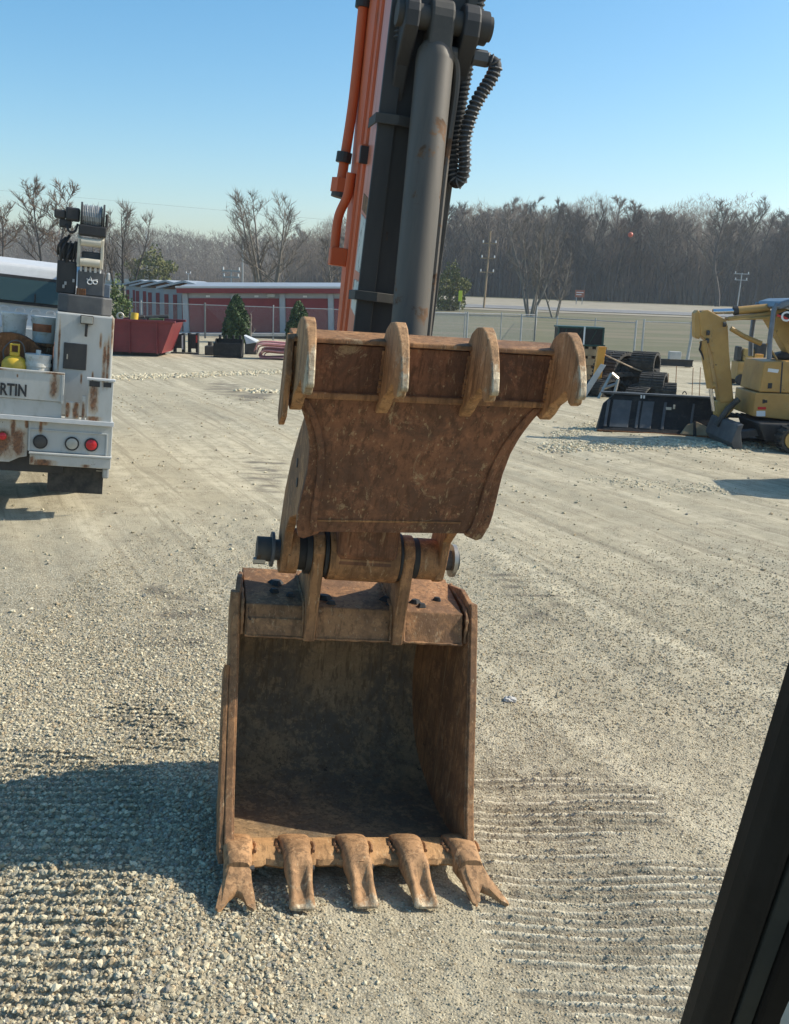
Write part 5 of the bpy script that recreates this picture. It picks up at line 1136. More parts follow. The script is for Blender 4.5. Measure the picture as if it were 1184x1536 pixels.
# orange posts and the rope
OP = []
for (xa, ya, xb, yb, lab) in ((891, 594, 903, 521, 'leaning orange steel post by the heap of rubber tracks'), (1131, 590, 1139, 532, 'orange steel post behind the yellow excavator')):
    b_ = G(xa, ya); d_ = b_[1]; t_ = W(xb, yb, d_); mb = MB()
    t = thing('steel_post', lab, 'post', loc=(b_[0], d_, 0)); dx_ = t_[0] - b_[0]; hz = t_[2]
    mb.prism([(-.11, -.11, -.1), (.11, -.11, -.1), (.11, .11, -.1), (-.11, .11, -.1)], [(dx_ - .11, -.11, hz), (dx_ + .11, -.11, hz), (dx_ + .11, .11, hz), (dx_ - .11, .11, hz)]); mb.build('shaft', 'post_orange', t, bevel=.012)
    mb = MB(); mb.box((dx_ - .115, -.115, hz), (dx_ + .115, .115, hz + .02)); mb.build('cap_plate', 'post_orange', t, bevel=.006); OP.append((b_, t_))
ra = W(903, 530, OP[0][0][1]); rb = W(982, 562, 30.); mb = MB(); mb.tube(spline([ra, W(930, 543, 29.6), W(955, 554, 29.8), rb], 6), .022, 6); tag(mb.build('rope', 'tan_rope', None, smooth=True), 'tan rope sagging from the orange post across the track heap', 'rope')

# heap of rubber tracks and tyres
def rubber_ring(name, label, cat, px, py, D, rx, rz, wdt, yaw=0., tilt=0., lugs=26, group=None, flat=0.):
    p = W(px, py, D); t = thing(name, label, cat, Matrix.Translation(Vector(p)) @ Matrix.Rotation(yaw, 4, 'Z') @ Matrix.Rotation(tilt, 4, 'Y'), group=group)
    k_ = 32; pr = [(rx * (math.cos(a)), rz * math.sin(a) * (1 - flat * .3 * (math.sin(a) < 0))) for a in np.linspace(0, 6.283, k_ + 1)[:-1]]
    mb = MB(); mb.loft([[(x, -wdt / 2, z), (x, wdt / 2, z), (x * .84, wdt / 2, z * .82), (x * .84, -wdt / 2, z * .82)] for x, z in pr + [pr[0]]], cap=False); mb.build('band', 'rubber_dusty', t, bevel=.01)
    for i in range(lugs):
        a = 6.283 * i / lugs; a2 = a + .12; x, z = rx * math.cos(a), rz * math.sin(a); x2, z2 = rx * math.cos(a2), rz * math.sin(a2)
        for s_ in (-1, 1):
            mb = MB(); y0, y1 = (-wdt / 2, -.02) if s_ < 0 else (.02, wdt / 2); sh = .06 * (s_ > 0)
            mb.prism([(x, y0, z), (x2, y0, z2), (x2 * 1.09, y0, z2 * 1.09), (x * 1.09, y0, z * 1.09)], [(x, y1, z), (x2, y1, z2), (x2 * 1.09, y1, z2 * 1.09), (x * 1.09, y1, z * 1.09)]); mb.build('lug', 'rubber_dusty', t)
    return t
for (lbl, px, py, D_, rx, rz_, w_, yw_, tl_, lg_) in (
    ('coiled rubber track with blocky lugs on top of the heap', 968, 547, 30.2, .42, .36, .72, 62, 10, 26), ('large coiled rubber track sagging behind the orange post', 922, 552, 30.6, .62, .46, .75, 48, -15, 30),
    ('flattened rubber track lying under the heap at its middle', 944, 580, 30.2, 1.05, .40, .75, 18, 6, 40), ('rubber track coil at the foot of the heap near the wire stakes', 980, 578, 29.6, .50, .36, .7, 68, -5, 28),
    ('rubber track coil slumped low against the orange post', 910, 584, 29.8, .58, .30, .7, 32, 4, 30), ('small rubber track coil at the right end of the heap', 998, 588, 29.3, .34, .26, .6, 78, 0, 20),
    ('buried rubber track filling the middle of the heap', 948, 560, 30.9, .66, .42, .8, 80, 20, 30), ('rubber track flopped over the low end of the heap', 963, 590, 29.3, .60, .22, .6, 55, -8, 28)):
    rubber_ring('rubber_track_coil', lbl, 'rubber track', px, py, D_, rx, rz_, w_, R(yw_), R(tl_), lg_)
hp = W(948, 595, 30.4); mb = MB(); bmq = bmesh.new(); bmesh.ops.create_icosphere(bmq, subdivisions=4, radius=1)
for v in bmq.verts:
    d_ = v.co.normalized(); k_ = 1 + .22 * math.sin(d_.x * 7 + 1) * math.cos(d_.y * 6 + d_.z * 5) + .12 * math.sin(d_.x * 17 + d_.z * 13); v.co = Vector((d_.x * .95, d_.y * .6, max(d_.z, -.05) * .80)) * k_
me = bpy.data.meshes.new('rubber_scrap'); bmq.to_mesh(me); bmq.free(); ro = link('rubber_scrap', me, 'rubber_dusty'); ro.location = (hp[0], hp[1], 0); tag(ro, 'lumpy mound of torn rubber at the core of the track heap', 'rubber heap')
tk = thing('scrap_bracket', 'rusty grey steel frame bracket among the rubber tracks', 'bracket', loc=tuple(W(898, 590, 28.9) * np.array([1, 1, 0]))); 
mb = MB()
for a, b in (((.0, 0, .0), (.35, .1, .75)), ((.35, .1, .75), (.55, .1, .60)), ((.55, .1, .6), (.45, 0, .1)), ((.1, .05, .3), (.5, .08, .45))): mb.tube([a, b], .05, 4)
mb.build('bracket_bars', 'steel', tk, bevel=.005)
tk = thing('plank', 'grey weathered board leaning against the orange post', 'board', loc=tuple(W(868, 600, 29.2) * np.array([1, 1, 0])))
mb = MB(); mb.prism([(0, 0, 0), (.2, 0, 0), (.75, .15, .95), (.6, .15, .98)], [(0, .05, 0), (.2, .05, 0), (.75, .2, .95), (.6, .2, .98)]); mb.build('board', 'concrete', tk, bevel=.004)
# wire stakes and weeds
for i, (x, y0_, y1_) in enumerate(((1013, 600, 549), (1038, 597, 552), (1049, 597, 551), (1001, 598, 560))):
    b_ = G(x, y0_); t_ = W(x + 2, y1_, b_[1]); mb = MB(); mb.tube([(b_[0], b_[1], 0), t_], .012, 5); tag(mb.build('wire_stake', 'rust', None), 'thin rusty wire stake standing by the weeds', 'stake', 'wire stakes by the weeds')
def blades(name, label, cx, cy, rx, ry, n, h, mat):
    mb = MB()
    for i in range(n):
        x = cx + random.gauss(0, rx); y = cy + random.gauss(0, ry); a = random.uniform(0, 6.28); hh = h * random.uniform(.4, 1.1); w_ = .02 * random.uniform(.6, 1.4); le = random.uniform(-.5, .5) * hh
        z0 = float(surf(np.array([x]), np.array([y]))[0][0])
        mb.add([(x - w_ * math.cos(a), y - w_ * math.sin(a), z0), (x + w_ * math.cos(a), y + w_ * math.sin(a), z0), (x + le * math.cos(a + 1), y + le * math.sin(a + 1), z0 + hh)], [(0, 1, 2)])
    o = mb.build(name, mat, None); o['kind'] = 'stuff'; tag(o, label, 'weeds')
wp = G(1030, 606); blades('weed_patch', 'low green weeds at the foot of the wire stakes', wp[0] + .3, wp[1], .55, .35, 1500, .16, 'weeds')

# pallet of dark crates behind
D3 = 34.
PAL = thing('pallet_stack', 'weathered wooden pallets stacked under the dark crates', 'pallet', loc=(W(835, 560, D3)[0], D3, 0)); pw = W(908, 560, D3)[0] - W(835, 560, D3)[0]
ztop = W(870, 519, D3)[2]
nlev = 4
for i in range(nlev):
    z_ = ztop * i / nlev; hh = ztop / nlev
    for y in (0, .5, 1.0): mb = MB(); mb.box((0, y, z_), (pw, y + .1, z_ + hh * .7)); mb.build('stringer', 'wood', PAL, bevel=.004)
    for x in np.linspace(0, pw - .12, 7): mb = MB(); mb.box((x, -.02, z_ + hh * .7), (x + .12, 1.12, z_ + hh * .98)); mb.build('slat', 'wood', PAL, bevel=.004)
cx0 = W(837, 500, D3)[0]; cx1 = W(907, 500, D3)[0]; ch = W(870, 490, D3)[2] - ztop
CR = thing('crate', 'black and dark green strapped crate on the pallet stack', 'crate', loc=(cx0, D3, ztop)); cw = cx1 - cx0
mb = MB(); mb.box((.03, .03, .06), (cw - .03, .95, ch - .05)); mb.build('crate_body', 'blackpaint', CR, bevel=.01)
M['dark_green'] = plain('dark_green_plastic', (.012, .055, .042), .5)
for a, b in (((0, 0, ch - .06), (cw, 1, ch)), ((0, 0, .0), (cw + .06, 1, .06)), ((cw - .06, -.01, .06), (cw, .06, ch - .06)), ((0, -.01, .06), (.05, .06, ch - .06))): mb = MB(); mb.box(a, b); mb.build('frame_bar', 'dark_green', CR, bevel=.008)
mb = MB(); mb.box((cw * .55, -.02, .05), (cw * .585, -.005, ch)); mb.build('strap', 'white_paint', CR)
for x in (.06, .38, .7): mb = MB(); mb.tube([(cw * x, .01, ch * .2), (cw * (x + .13), .01, ch * .85)], .012, 5); mb.build('green_strap', 'dark_green', CR)
# beam and concrete block by the gate
bb = G(970, 541); be = W(1038, 541, 46.); 
BM = thing('steel_beam', 'black steel beam lying on the ground before the gate', 'beam', loc=(W(970, 538, 45)[0], 45, 0)); bl = W(1040, 538, 45)[0] - W(970, 538, 45)[0]
mb = MB(); mb.box((0, 0, .08), (bl, .06, .30)); mb.box((0, -.1, .30), (bl, .16, .34)); mb.box((0, -.1, .04), (bl, .16, .08)); mb.build('web', 'black', BM); mb = MB(); mb.box((.1, -.1, 0), (.3, .16, .04)); mb.box((bl - .3, -.1, 0), (bl - .1, .16, .04)); mb.build('sleeper', 'wood', BM)
CB_ = thing('concrete_block', 'grey concrete block sitting on the black beam', 'block', loc=(W(1003, 538, 45)[0], 44.95, .342)); mb = MB(); mb.box((0, -.1, 0), (.52, .2, .34)); mb.build('block', 'concrete', CB_, bevel=.02); mb = MB(); mb.box((.1, -.106, .08), (.42, -.1, .26)); mb.build('recess', 'concrete', CB_)
# small yellow machine behind the excavator
YM = thing('compact_loader', 'small yellow machine with dark engine parked beyond the orange post', 'machine', loc=(W(1103, 552, 36)[0], 36, 0)); yw = W(1150, 552, 36)[0] - W(1103, 552, 36)[0]
z1_ = W(1120, 520, 36)[2]
for nm, a, b, m_ in (('body', (.1, 0, .18), (yw * .55, .8, z1_ * .62), 'cat'), ('hood', (yw * .25, .1, z1_ * .62), (yw * .6, .7, z1_ * .95), 'cat_grimy'), ('engine', (yw * .6, 0, .25), (yw * .95, .8, z1_ * 1.1), 'black'), ('lever_block', (yw * .05, .1, z1_ * .62), (yw * .2, .5, z1_ * 1.0), 'black_dusty')):
    mb = MB(); mb.box(a, b); mb.build(nm, m_, YM, bevel=.05, seg=3)
for y in (-.1, .8):
    for x in (.25, yw * .8): mb = MB(); mb.tube([(x, y, .2), (x, y + .14, .2)], .2, 18); mb.build('wheel', 'rubber', YM, smooth=True, bevel=.02)

BN = thing('added_shade_bin', 'unseen rusty steel bin added to cast shade across the gravel', 'bin', loc=(6.95, 15.2, 0), rz=R(-6))  # bin shape added out of view to cast shade on the gravel
mb = MB(); ol = [(0, 0), (1.9, 0), (1.9, 1.3), (0, 1.3)]
for (a0, b0), (a1, b1) in zip(ol, ol[1:] + ol[:1]): mb.prism([(a0, b0, .1), (a1, b1, .1), (a1 * 1.06 - .05, b1 * 1.06 - .04, 1.45), (a0 * 1.06 - .05, b0 * 1.06 - .04, 1.45)], [(a0 * .96 + .04, b0 * .94 + .04, .1), (a1 * .96 + .04, b1 * .94 + .04, .1), (a1 * 1.02 - .02, b1 * 1.0, 1.45), (a0 * 1.02 - .02, b0 * 1.0, 1.45)])
mb.build('shell', 'rust', BN); mb = MB(); mb.box((.05, .05, .1), (1.85, 1.25, .16)); mb.build('floor', 'rust', BN)
for x in (.2, 1.5): mb = MB(); mb.box((x, .05, 0), (x + .18, 1.25, .1)); mb.build('skid', 'black', BN)
# white rock on the yard
rp_ = G(765, 1054); mb = MB(); bmq = bmesh.new(); bmesh.ops.create_icosphere(bmq, subdivisions=3, radius=1)
for v in bmq.verts:
    d_ = v.co.normalized(); v.co = Vector((d_.x * .045, d_.y * .03, d_.z * .024)) * (1 + .28 * math.sin(d_.x * 4 + 1) * math.cos(d_.y * 5) + .15 * math.sin(d_.z * 9 + d_.x * 7))
me = bpy.data.meshes.new('rock'); bmq.to_mesh(me); bmq.free(); ro = link('rock', me, M['concrete']); ro.location = (rp_[0], rp_[1], float(surf(rp_[0:1], rp_[1:2])[0][0]) + .012); tag(ro, 'lone pale grey rock on the packed gravel', 'rock')

# ================================================================== trees
def tree_mesh(seed, H, spread, nl=9, nb=7, nt=9, trunk_r=.2, stems=1, tw=.03, lean=.0, low=.3, curve=.25, tl=1.0, upright=.6):
    """returns (trunk MB, crown MB): tapered stems with limbs, then branches and twigs"""
    rn = random.Random(seed); tr = MB(); cr = MB()
    def path(p, d, L, n, wob):
        P = [np.array(p, float)]; d = np.array(d, float); d /= np.linalg.norm(d)
        for i in range(n):
            d = d + np.array([rn.gauss(0, wob), rn.gauss(0, wob), rn.gauss(0, wob) * .6 + .06]); d /= np.linalg.norm(d); P.append(P[-1] + d * L / n)
        return P, d
    def twig(p, d, L, r):
        d = np.array(d) / np.linalg.norm(d); a = np.cross(d, [0, 0, 1.]); a /= (np.linalg.norm(a) + 1e-6); b = np.cross(d, a); e = p + d * L
        cr.add([p + a * r, p - a * r * .5 + b * r * .8, p - a * r * .5 - b * r * .8, e], [(0, 1, 3), (1, 2, 3), (2, 0, 3)])
    for s_ in range(stems):
        an = 6.28 * s_ / max(stems, 1) + rn.uniform(0, 1); out = (.16 + rn.random() * .14) if stems > 1 else lean
        P, d = path((.25 * math.cos(an) * (stems > 1), .25 * math.sin(an) * (stems > 1), -.3), (math.cos(an) * out, math.sin(an) * out, 1), H * rn.uniform(.82, 1.0), 7, curve * .22)
        rr = trunk_r * (1 if stems == 1 else rn.uniform(.55, .85)); R_ = [rr * (1 - .88 * i / 7) + .012 for i in range(8)]
        tr.tube(P, 0, 6, cap=False, r_list=R_)
        for i in range(nl):
            f = low + (1 - low) * (i + rn.random()) / nl; f = min(f, .97); k = f * 7; i0 = int(k); q = P[i0] + (P[min(i0 + 1, 7)] - P[i0]) * (k - i0)
            a = rn.uniform(0, 6.28); up = upright + rn.uniform(-.25, .35) + f * .4
            Ll = spread * (1.15 - f * .75) * rn.uniform(.65, 1.1); lr = max(.012, rr * (1 - .88 * f) * .5)
            LP, ld = path(q, (math.cos(a), math.sin(a), up), Ll, 4, .16)
            tr.tube(LP, 0, 4, cap=False, r_list=[lr * (1 - .8 * j / 4) + .01 for j in range(5)])
            for b in range(nb):
                g = .15 + .85 * (b + rn.random()) / nb; k2 = min(g, .99) * 4; j0 = int(k2); q2 = LP[j0] + (LP[j0 + 1] - LP[j0]) * (k2 - j0)
                a2 = a + rn.uniform(-1.5, 1.5); bl = Ll * rn.uniform(.3, .75) * (1.2 - g * .5)
                BP, bd = path(q2, (math.cos(a2), math.sin(a2), up * .8 + rn.uniform(-.3, .6)), bl, 3, .22)
                br_ = max(tw * .75, lr * .42); cr.tube(BP, 0, 3, cap=False, r_list=[br_, br_ * .75, br_ * .55, br_ * .3])
                for t_ in range(nt):
                    h = (t_ + rn.random()) / nt * 2.98; h0 = int(h); q3 = BP[h0] + (BP[h0 + 1] - BP[h0]) * (h - h0); dd = BP[h0 + 1] - BP[h0]; dd = dd / (np.linalg.norm(dd) + 1e-6)
                    twig(q3, dd * .8 + np.array([rn.gauss(0, .65), rn.gauss(0, .65), rn.uniform(-.15, .8)]), rn.uniform(.45, 1.15) * tl * max(.5, 1.1 - h * .15), tw)
    return tr, cr
def tree(name, label, loc, bark, twigm, group=None, rz=0., **kw):
    t = thing(name, label, 'tree', loc=loc, rz=rz, group=group); a, b = tree_mesh(**kw); a.build('trunk', bark, t, smooth=False); b.build('crown', twigm, t); return t
def at(px, D): p = W(px, 440, D); return (p[0], D, float(far_rise(0, D)))
tree('bare_tree', 'big pale multi-stemmed bare tree rising behind the storage building', at(400, 95), 'bark_pale', 'twig', seed=3, H=11.5, spread=4.2, nl=10, nb=6, nt=7, trunk_r=.26, stems=5, tw=.022, low=.25, upright=.9, tl=1.1)
tree('bare_tree', 'slender bare tree growing beside the crane of the service truck', at(186, 90), 'bark_dark', 'twig', seed=4, H=9.6, spread=2.6, nl=10, nb=6, nt=6, trunk_r=.17, stems=4, tw=.02, low=.3, upright=1.1)
tree('bare_tree', 'rounded bare tree behind the truck cab and crane', at(72, 110), 'bark_dark', 'twig_red', seed=5, H=12, spread=4.2, nl=12, nb=8, nt=10, trunk_r=.22, stems=2, tw=.035, low=.35)
tree('bare_tree', 'bare tree at the very edge beyond the truck roof', at(-8, 120), 'bark_dark', 'twig_red', seed=6, H=11.5, spread=4.5, nl=12, nb=8, nt=10, trunk_r=.22, stems=2, tw=.035, low=.3)
tree('bare_tree', 'thin bare tree between crane and overpass', at(150, 130), 'bark_dark', 'twig', seed=16, H=11, spread=3.2, nl=9, nb=6, nt=8, trunk_r=.18, stems=2, tw=.03, low=.3)
tree('bare_tree', 'pale-trunked bare tree clump standing in the dry field', at(798, 118), 'bark_pale', 'twig', seed=8, H=11.5, spread=3.6, nl=10, nb=6, nt=7, trunk_r=.24, stems=5, tw=.026, low=.22, upright=1.0)
tree('bare_tree', 'smaller bare tree leaning beside the pale clump in the field', at(835, 119), 'bark_pale', 'twig', seed=9, H=7.5, spread=2.6, nl=8, nb=5, nt=6, trunk_r=.16, stems=3, tw=.024, low=.2, upright=.9)
tree('oak_tree', 'wide dark bare oak in front of the wood', at(1078, 205), 'bark_dark', 'twig_dark', seed=10, H=20, spread=9, nl=13, nb=8, nt=9, trunk_r=.55, stems=1, tw=.06, low=.3, upright=.7, tl=1.6, curve=.5)
tree('bare_tree', 'pale bare tree close behind the orange excavator arm', at(500, 120), 'bark_pale', 'twig', seed=12, H=9, spread=3.0, nl=9, nb=6, nt=8, trunk_r=.2, stems=3, tw=.03, low=.25, upright=.9)

# the wood beyond the field: trees one can tell apart in front, the mass behind
VAR = []
for k in range(7):
    a, b = tree_mesh(seed=30 + k, H=random.uniform(20, 24), spread=random.uniform(5, 6.5), nl=13, nb=7, nt=9, trunk_r=.30, stems=1 if k % 3 else 2, tw=.045, low=.22, upright=.95, tl=1.5, curve=.45)
    VAR.append((a, b))
def mesh_of(mb, nm, mat):
    me = bpy.data.meshes.new(nm); me.from_pydata(mb.v, [], mb.f); me.materials.append(M[mat]); return me
VM = [(mesh_of(a, 'trunk', 'bark_dark'), mesh_of(b, 'crown', ('twig_dark', 'twig', 'twig_dark', 'twig_red')[i % 4])) for i, (a, b) in enumerate(VAR)]
rw = random.Random(5); kcount = 0
def wood_row(px0, px1, D0, D1, n, smin, smax, label, group):
    global kcount
    for i in range(n):
        px = px0 + (px1 - px0) * (i + rw.random()) / n; D_ = rw.uniform(D0, D1); p = at(px, D_); s_ = rw.uniform(smin, smax)
        t = thing('wood_tree', label, 'tree', loc=p, rz=rw.uniform(0, 6.28), group=group); t.scale = (s_, s_, s_ * rw.uniform(.9, 1.1))
        tm_, cm_ = VM[rw.randrange(7)]
        for nm, me_ in (('trunk', tm_), ('crown', cm_)):
            o = bpy.data.objects.new(nm, me_); COL.objects.link(o); o.parent = t
wood_row(640, 1330, 226, 246, 95, .82, 1.04, 'tall bare tree in the front of the wood beyond the dry field', 'trees along the wood edge')
wood_row(425, 640, 300, 340, 26, .72, .9, 'bare tree in the lower wood behind the storage building roof', 'trees behind the storage building')
# bulk of the wood: one uncountable mass of stems and twigs
def mass(name, label, spots, mats=('bark_dark', 'twig_dark')):
    V = []; F3 = []; F4 = []; off = 0; fm = []
    vs_all = []; faces = []
    for (x, y, z, s_, rz, k) in spots:
        for mi, mb in enumerate(VAR[k]):
            v = np.array(mb.v) * s_; c_, s2 = math.cos(rz), math.sin(rz); v = np.stack([v[:, 0] * c_ - v[:, 1] * s2 + x, v[:, 0] * s2 + v[:, 1] * c_ + y, v[:, 2] + z], 1)
            vs_all.append(v); fa = FARR[k][mi]; tri, quad = fa
            F3.append(tri + off); F4.append(quad + off); off += len(v)
    v = np.concatenate(vs_all); t3 = np.concatenate(F3); t4 = np.concatenate(F4)
    me = bpy.data.meshes.new(name); me.vertices.add(len(v)); me.vertices.foreach_set('co', v.ravel())
    nl_ = t3.size + t4.size; me.loops.add(nl_); me.loops.foreach_set('vertex_index', np.concatenate([t3.ravel(), t4.ravel()]).astype(np.int32))
    me.polygons.add(len(t3) + len(t4)); ls = np.concatenate([np.arange(len(t3)) * 3, t3.size + np.arange(len(t4)) * 4]); me.polygons.foreach_set('loop_start', ls.astype(np.int32))
    me.polygons.foreach_set('loop_total', np.concatenate([np.full(len(t3), 3), np.full(len(t4), 4)]).astype(np.int32)); me.update(calc_edges=True); me.validate()
    o = link(name, me, mats[1]); o['kind'] = 'stuff'; tag(o, label, 'wood'); return o
FARR = []
for a, b in VAR:
    q = []
    for mb in (a, b):
        q.append((np.array([f for f in mb.f if len(f) == 3] or np.zeros((0, 3)), int).reshape(-1, 3), np.array([f for f in mb.f if len(f) == 4] or np.zeros((0, 4)), int).reshape(-1, 4)))
    FARR.append(q)
def brush(name, label, px0, px1, D0, D1, n_st, h0, h1, n_tw, ztop, mat, tl, tr_, z_off=0.):
    n = n_st + n_tw; px = np.concatenate([rng.uniform(px0, px1, n_st), rng.uniform(px0, px1, n_tw)]); D_ = rng.uniform(D0, D1, n)
    d = np.array([ray(a, 440.) for a in (0., 1000.)]); q0, q1 = d[:, 0] / d[:, 1]; x = EYE[0] + D_ * (q0 + (q1 - q0) * px / 1000.); zb = far_rise(x, D_) + z_off
    env = (.72 + .28 * fbm(x, D_ * 0, .12, 3, 77) * 1.6) * (1 if px0 < 0 else .62 + .38 * sstep(440, 660, px))
    hs_ = np.concatenate([rng.uniform(h0, h1, n_st), np.zeros(n_tw)]) * env; z0 = zb + np.concatenate([np.zeros(n_st), ztop * rng.random(n_tw) ** .8]) * env
    dr = np.stack([rng.normal(0, 1, n), rng.normal(0, 1, n), rng.uniform(.2, 1.6, n)], 1); dr /= np.linalg.norm(dr, axis=1)[:, None]
    tip = np.stack([x, D_, z0], 1) + np.where((np.arange(n) < n_st)[:, None], np.stack([rng.normal(0, .06, n) * hs_, rng.normal(0, .06, n) * hs_, hs_], 1), dr * (tl * rng.uniform(.5, 1.3, n))[:, None])
    r_ = np.where(np.arange(n) < n_st, .10 * rng.uniform(.5, 1.3, n), tr_)
    b = np.stack([x, D_, z0], 1); e1 = np.stack([r_, 0 * r_, 0 * r_], 1); e2 = np.stack([-.5 * r_, .8 * r_, .3 * r_], 1); e3 = np.stack([-.5 * r_, -.8 * r_, -.3 * r_], 1)
    v = np.stack([b + e1, b + e2, b + e3, tip], 1).reshape(-1, 3); k = np.arange(n) * 4; f = np.stack([np.stack([k, k + 1, k + 3], 1), np.stack([k + 1, k + 2, k + 3], 1), np.stack([k + 2, k, k + 3], 1)], 1).reshape(-1, 3)
    me = bpy.data.meshes.new(name); me.vertices.add(len(v)); me.vertices.foreach_set('co', v.ravel()); me.loops.add(f.size); me.loops.foreach_set('vertex_index', f.ravel().astype(np.int32))
    me.polygons.add(len(f)); me.polygons.foreach_set('loop_start', (np.arange(len(f)) * 3).astype(np.int32)); me.polygons.foreach_set('loop_total', np.full(len(f), 3, np.int32)); me.update(calc_edges=True)
    o = link(name, me, mat); o['kind'] = 'stuff'; tag(o, label, 'undergrowth'); return o
M['brush'] = worn('brown_undergrowth', (.135, .108, .082), (.19, .155, .115), .12, .95, bmp=0); M['brush2'] = worn('grey_undergrowth', (.115, .10, .083), (.155, .132, .106), .05, .95, bmp=0)
brush('undergrowth', 'grey brown undergrowth and saplings filling the wood beyond the field', 430, 1420, 228, 300, 15000, 4, 18, 170000, 21.5, 'brush', 1.7, .05)
brush('undergrowth', 'tangled brown thicket under the distant woodland', -80, 660, 330, 480, 6000, 5, 15, 80000, 19, 'brush2', 2.4, .085)
sp_ = []
for i in range(150):
    px = rw.uniform(620, 1380); D_ = rw.uniform(248, 300); p = at(px, D_); sp_.append((p[0], p[1], p[2], rw.uniform(.85, 1.12), rw.uniform(0, 6.28), rw.randrange(7)))
mass('dense_wood', 'dense dark mass of bare trees behind the wood edge', sp_)
sp_ = []
for i in range(95):
    px = rw.uniform(-60, 640); D_ = rw.uniform(400, 500); p = at(px, D_); sp_.append((p[0], p[1], p[2] - 1, rw.uniform(.85, 1.05) * (.85 if px < 330 else 1.05), rw.uniform(0, 6.28), rw.randrange(7)))
mass('distant_wood', 'low distant bare woodland behind the truck and storage buildings', sp_)

# leafy shrubs and conifers -------------------------------------------------------------------------------
def leafy(name, label, cat, loc, shape, n, ls, mat, h, stem=.06):
    t = thing(name, label, cat, loc=loc); rn = random.Random(len(label)); mb = MB()
    for i in range(n):
        x, y, z, o_ = shape(rn); d = np.array([rn.gauss(0, 1), rn.gauss(0, 1), rn.gauss(.6, 1)]); d /= np.linalg.norm(d); a = np.cross(d, [rn.gauss(0, 1), rn.gauss(0, 1), .3]); a /= np.linalg.norm(a); s_ = ls * rn.uniform(.5, 1.3); p = np.array([x, y, z])
        mb.add([p - a * s_ * .35, p + d * s_ * .5, p + a * s_ * .35, p - d * s_ * .5], [(0, 1, 2, 3)])
    mb.build('crown', mat, t); mb = MB(); mb.tube([(0, 0, -.1), (0.02, 0, h * .85)], 0, 6, r_list=[stem, stem * .3]); mb.build('trunk', 'bark_dark', t); return t
def cone(h, r):
    def f(rn):
        z = h * (1 - rn.random() ** .6) * .98 + .03; a = rn.uniform(0, 6.28); rr = r * (min(1, (1 - z / h) * 1.7) ** .62) * (1 + .18 * math.sin(a * 5 + z * 6)) * rn.uniform(.75, 1.05); return rr * math.cos(a), rr * math.sin(a), z, 0
    return f
def blob(h, r, cz):
    def f(rn):
        d = np.array([rn.gauss(0, 1), rn.gauss(0, 1), rn.gauss(0, 1)]); d /= np.linalg.norm(d); k = 1 + .25 * math.sin(d[0] * 5 + 1) * math.cos(d[1] * 4) + .2 * math.sin(d[2] * 7); q = rn.uniform(.6, 1) * k
        return d[0] * r * q, d[1] * r * q, cz + d[2] * h * .5 * q, 0
    return f
leafy('arborvitae', 'tall dark green arborvitae in front of the red doors', 'conifer', (W(355, 505, 51)[0], 51, 0), cone(2.4, .60), 5200, .14, 'conifer', 2.3)
leafy('arborvitae', 'smaller dark green arborvitae close to the excavator arm', 'conifer', (W(448, 502, 52)[0], 52, 0), cone(2.2, .56), 4400, .14, 'conifer', 2.1)
leafy('shrub', 'yellow-green budding shrub beside the dry field', 'shrub', at(675, 128), blob(5.6, 2.5, 2.6), 3600, .34, 'spring', 3, .14)
leafy('shrub', 'low yellow-green bush next to the orange arm', 'shrub', at(485, 112), blob(2.6, 2.2, 1.2), 1600, .3, 'spring', 1.2, .1)
leafy('shrub', 'fresh green bush between the crane and the dumpster', 'shrub', (W(176, 480, 47)[0], 47, 0), blob(2.6, .65, 1.5), 1400, .15, 'weeds', 1.8, .06)
leafy('shrub', 'yellowish willow shrub left of the pale clump beyond the building', 'shrub', at(228, 160), blob(6, 3.6, 3.2), 2200, .5, 'spring', 3, .14)
tree('sapling', 'small staked bare sapling in front of the red doors', (W(376, 503, 50)[0], 50, 0), 'bark_pale', 'twig', seed=21, H=1.7, spread=.7, nl=5, nb=2, nt=1, trunk_r=.05, stems=1, tw=.012, low=.4, tl=.3)

# poles, signs, road and overpass -------------------------------------------------------------------------------
def pole(name, label, px, y_top, D, arms, r=.12, mat='wood', lean=0., lamps=False):
    b = at(px, D); zt = W(px, y_top, D)[2]; t = thing(name, label, 'pole', loc=b); h = zt - b[2]
    mb = MB(); mb.tube([(0, 0, -.3), (lean, 0, h)], 0, 8, r_list=[r, r * .7]); mb.build('shaft', mat, t, smooth=True)
    for f_, w_ in arms:
        mb = MB(); mb.box((lean * f_ - w_, -.08, h * f_ - .08), (lean * f_ + w_, .08, h * f_ + .08)); ca = mb.build('crossarm', mat if not lamps else 'galv', t)
        for x in (-w_ * .85, w_ * .85):
            mb = MB(); mb.tube([(lean * f_ + x, 0, h * f_ + .08), (lean * f_ + x, 0, h * f_ + .4)], .08, 6); mb.build('insulator' if not lamps else 'lamp_head', 'white_paint', ca)
    return t
pole('utility_pole', 'tall utility pole with three crossarms in the dry field', 727, 346, 140, ((.84, 1.0), (.65, 1.0), (.47, 1.0)), .15, 'wood', .35)
pole('light_pole', 'light pole with twin lamp bars before the wood on the right', 1108, 409, 190, ((.97, 1.4), (.8, 1.2)), .13, 'galv', .25, True)
pole('light_pole', 'white twin-headed light pole above the storage roof', 347, 404, 110, ((.96, 1.0), (.8, .9)), .1, 'galv', 0, True)
pole('utility_pole', 'tall thin pole standing behind the storage roof', 364, 356, 150, (), .14, 'galv')
pole('utility_pole', 'thin dark pole on the skyline right of the slender tree', 221, 346, 220, (), .16, 'galv')
pole('light_pole', 'short light pole near the overpass', 283, 410, 200, ((.98, .5),), .12, 'galv', 0, True)
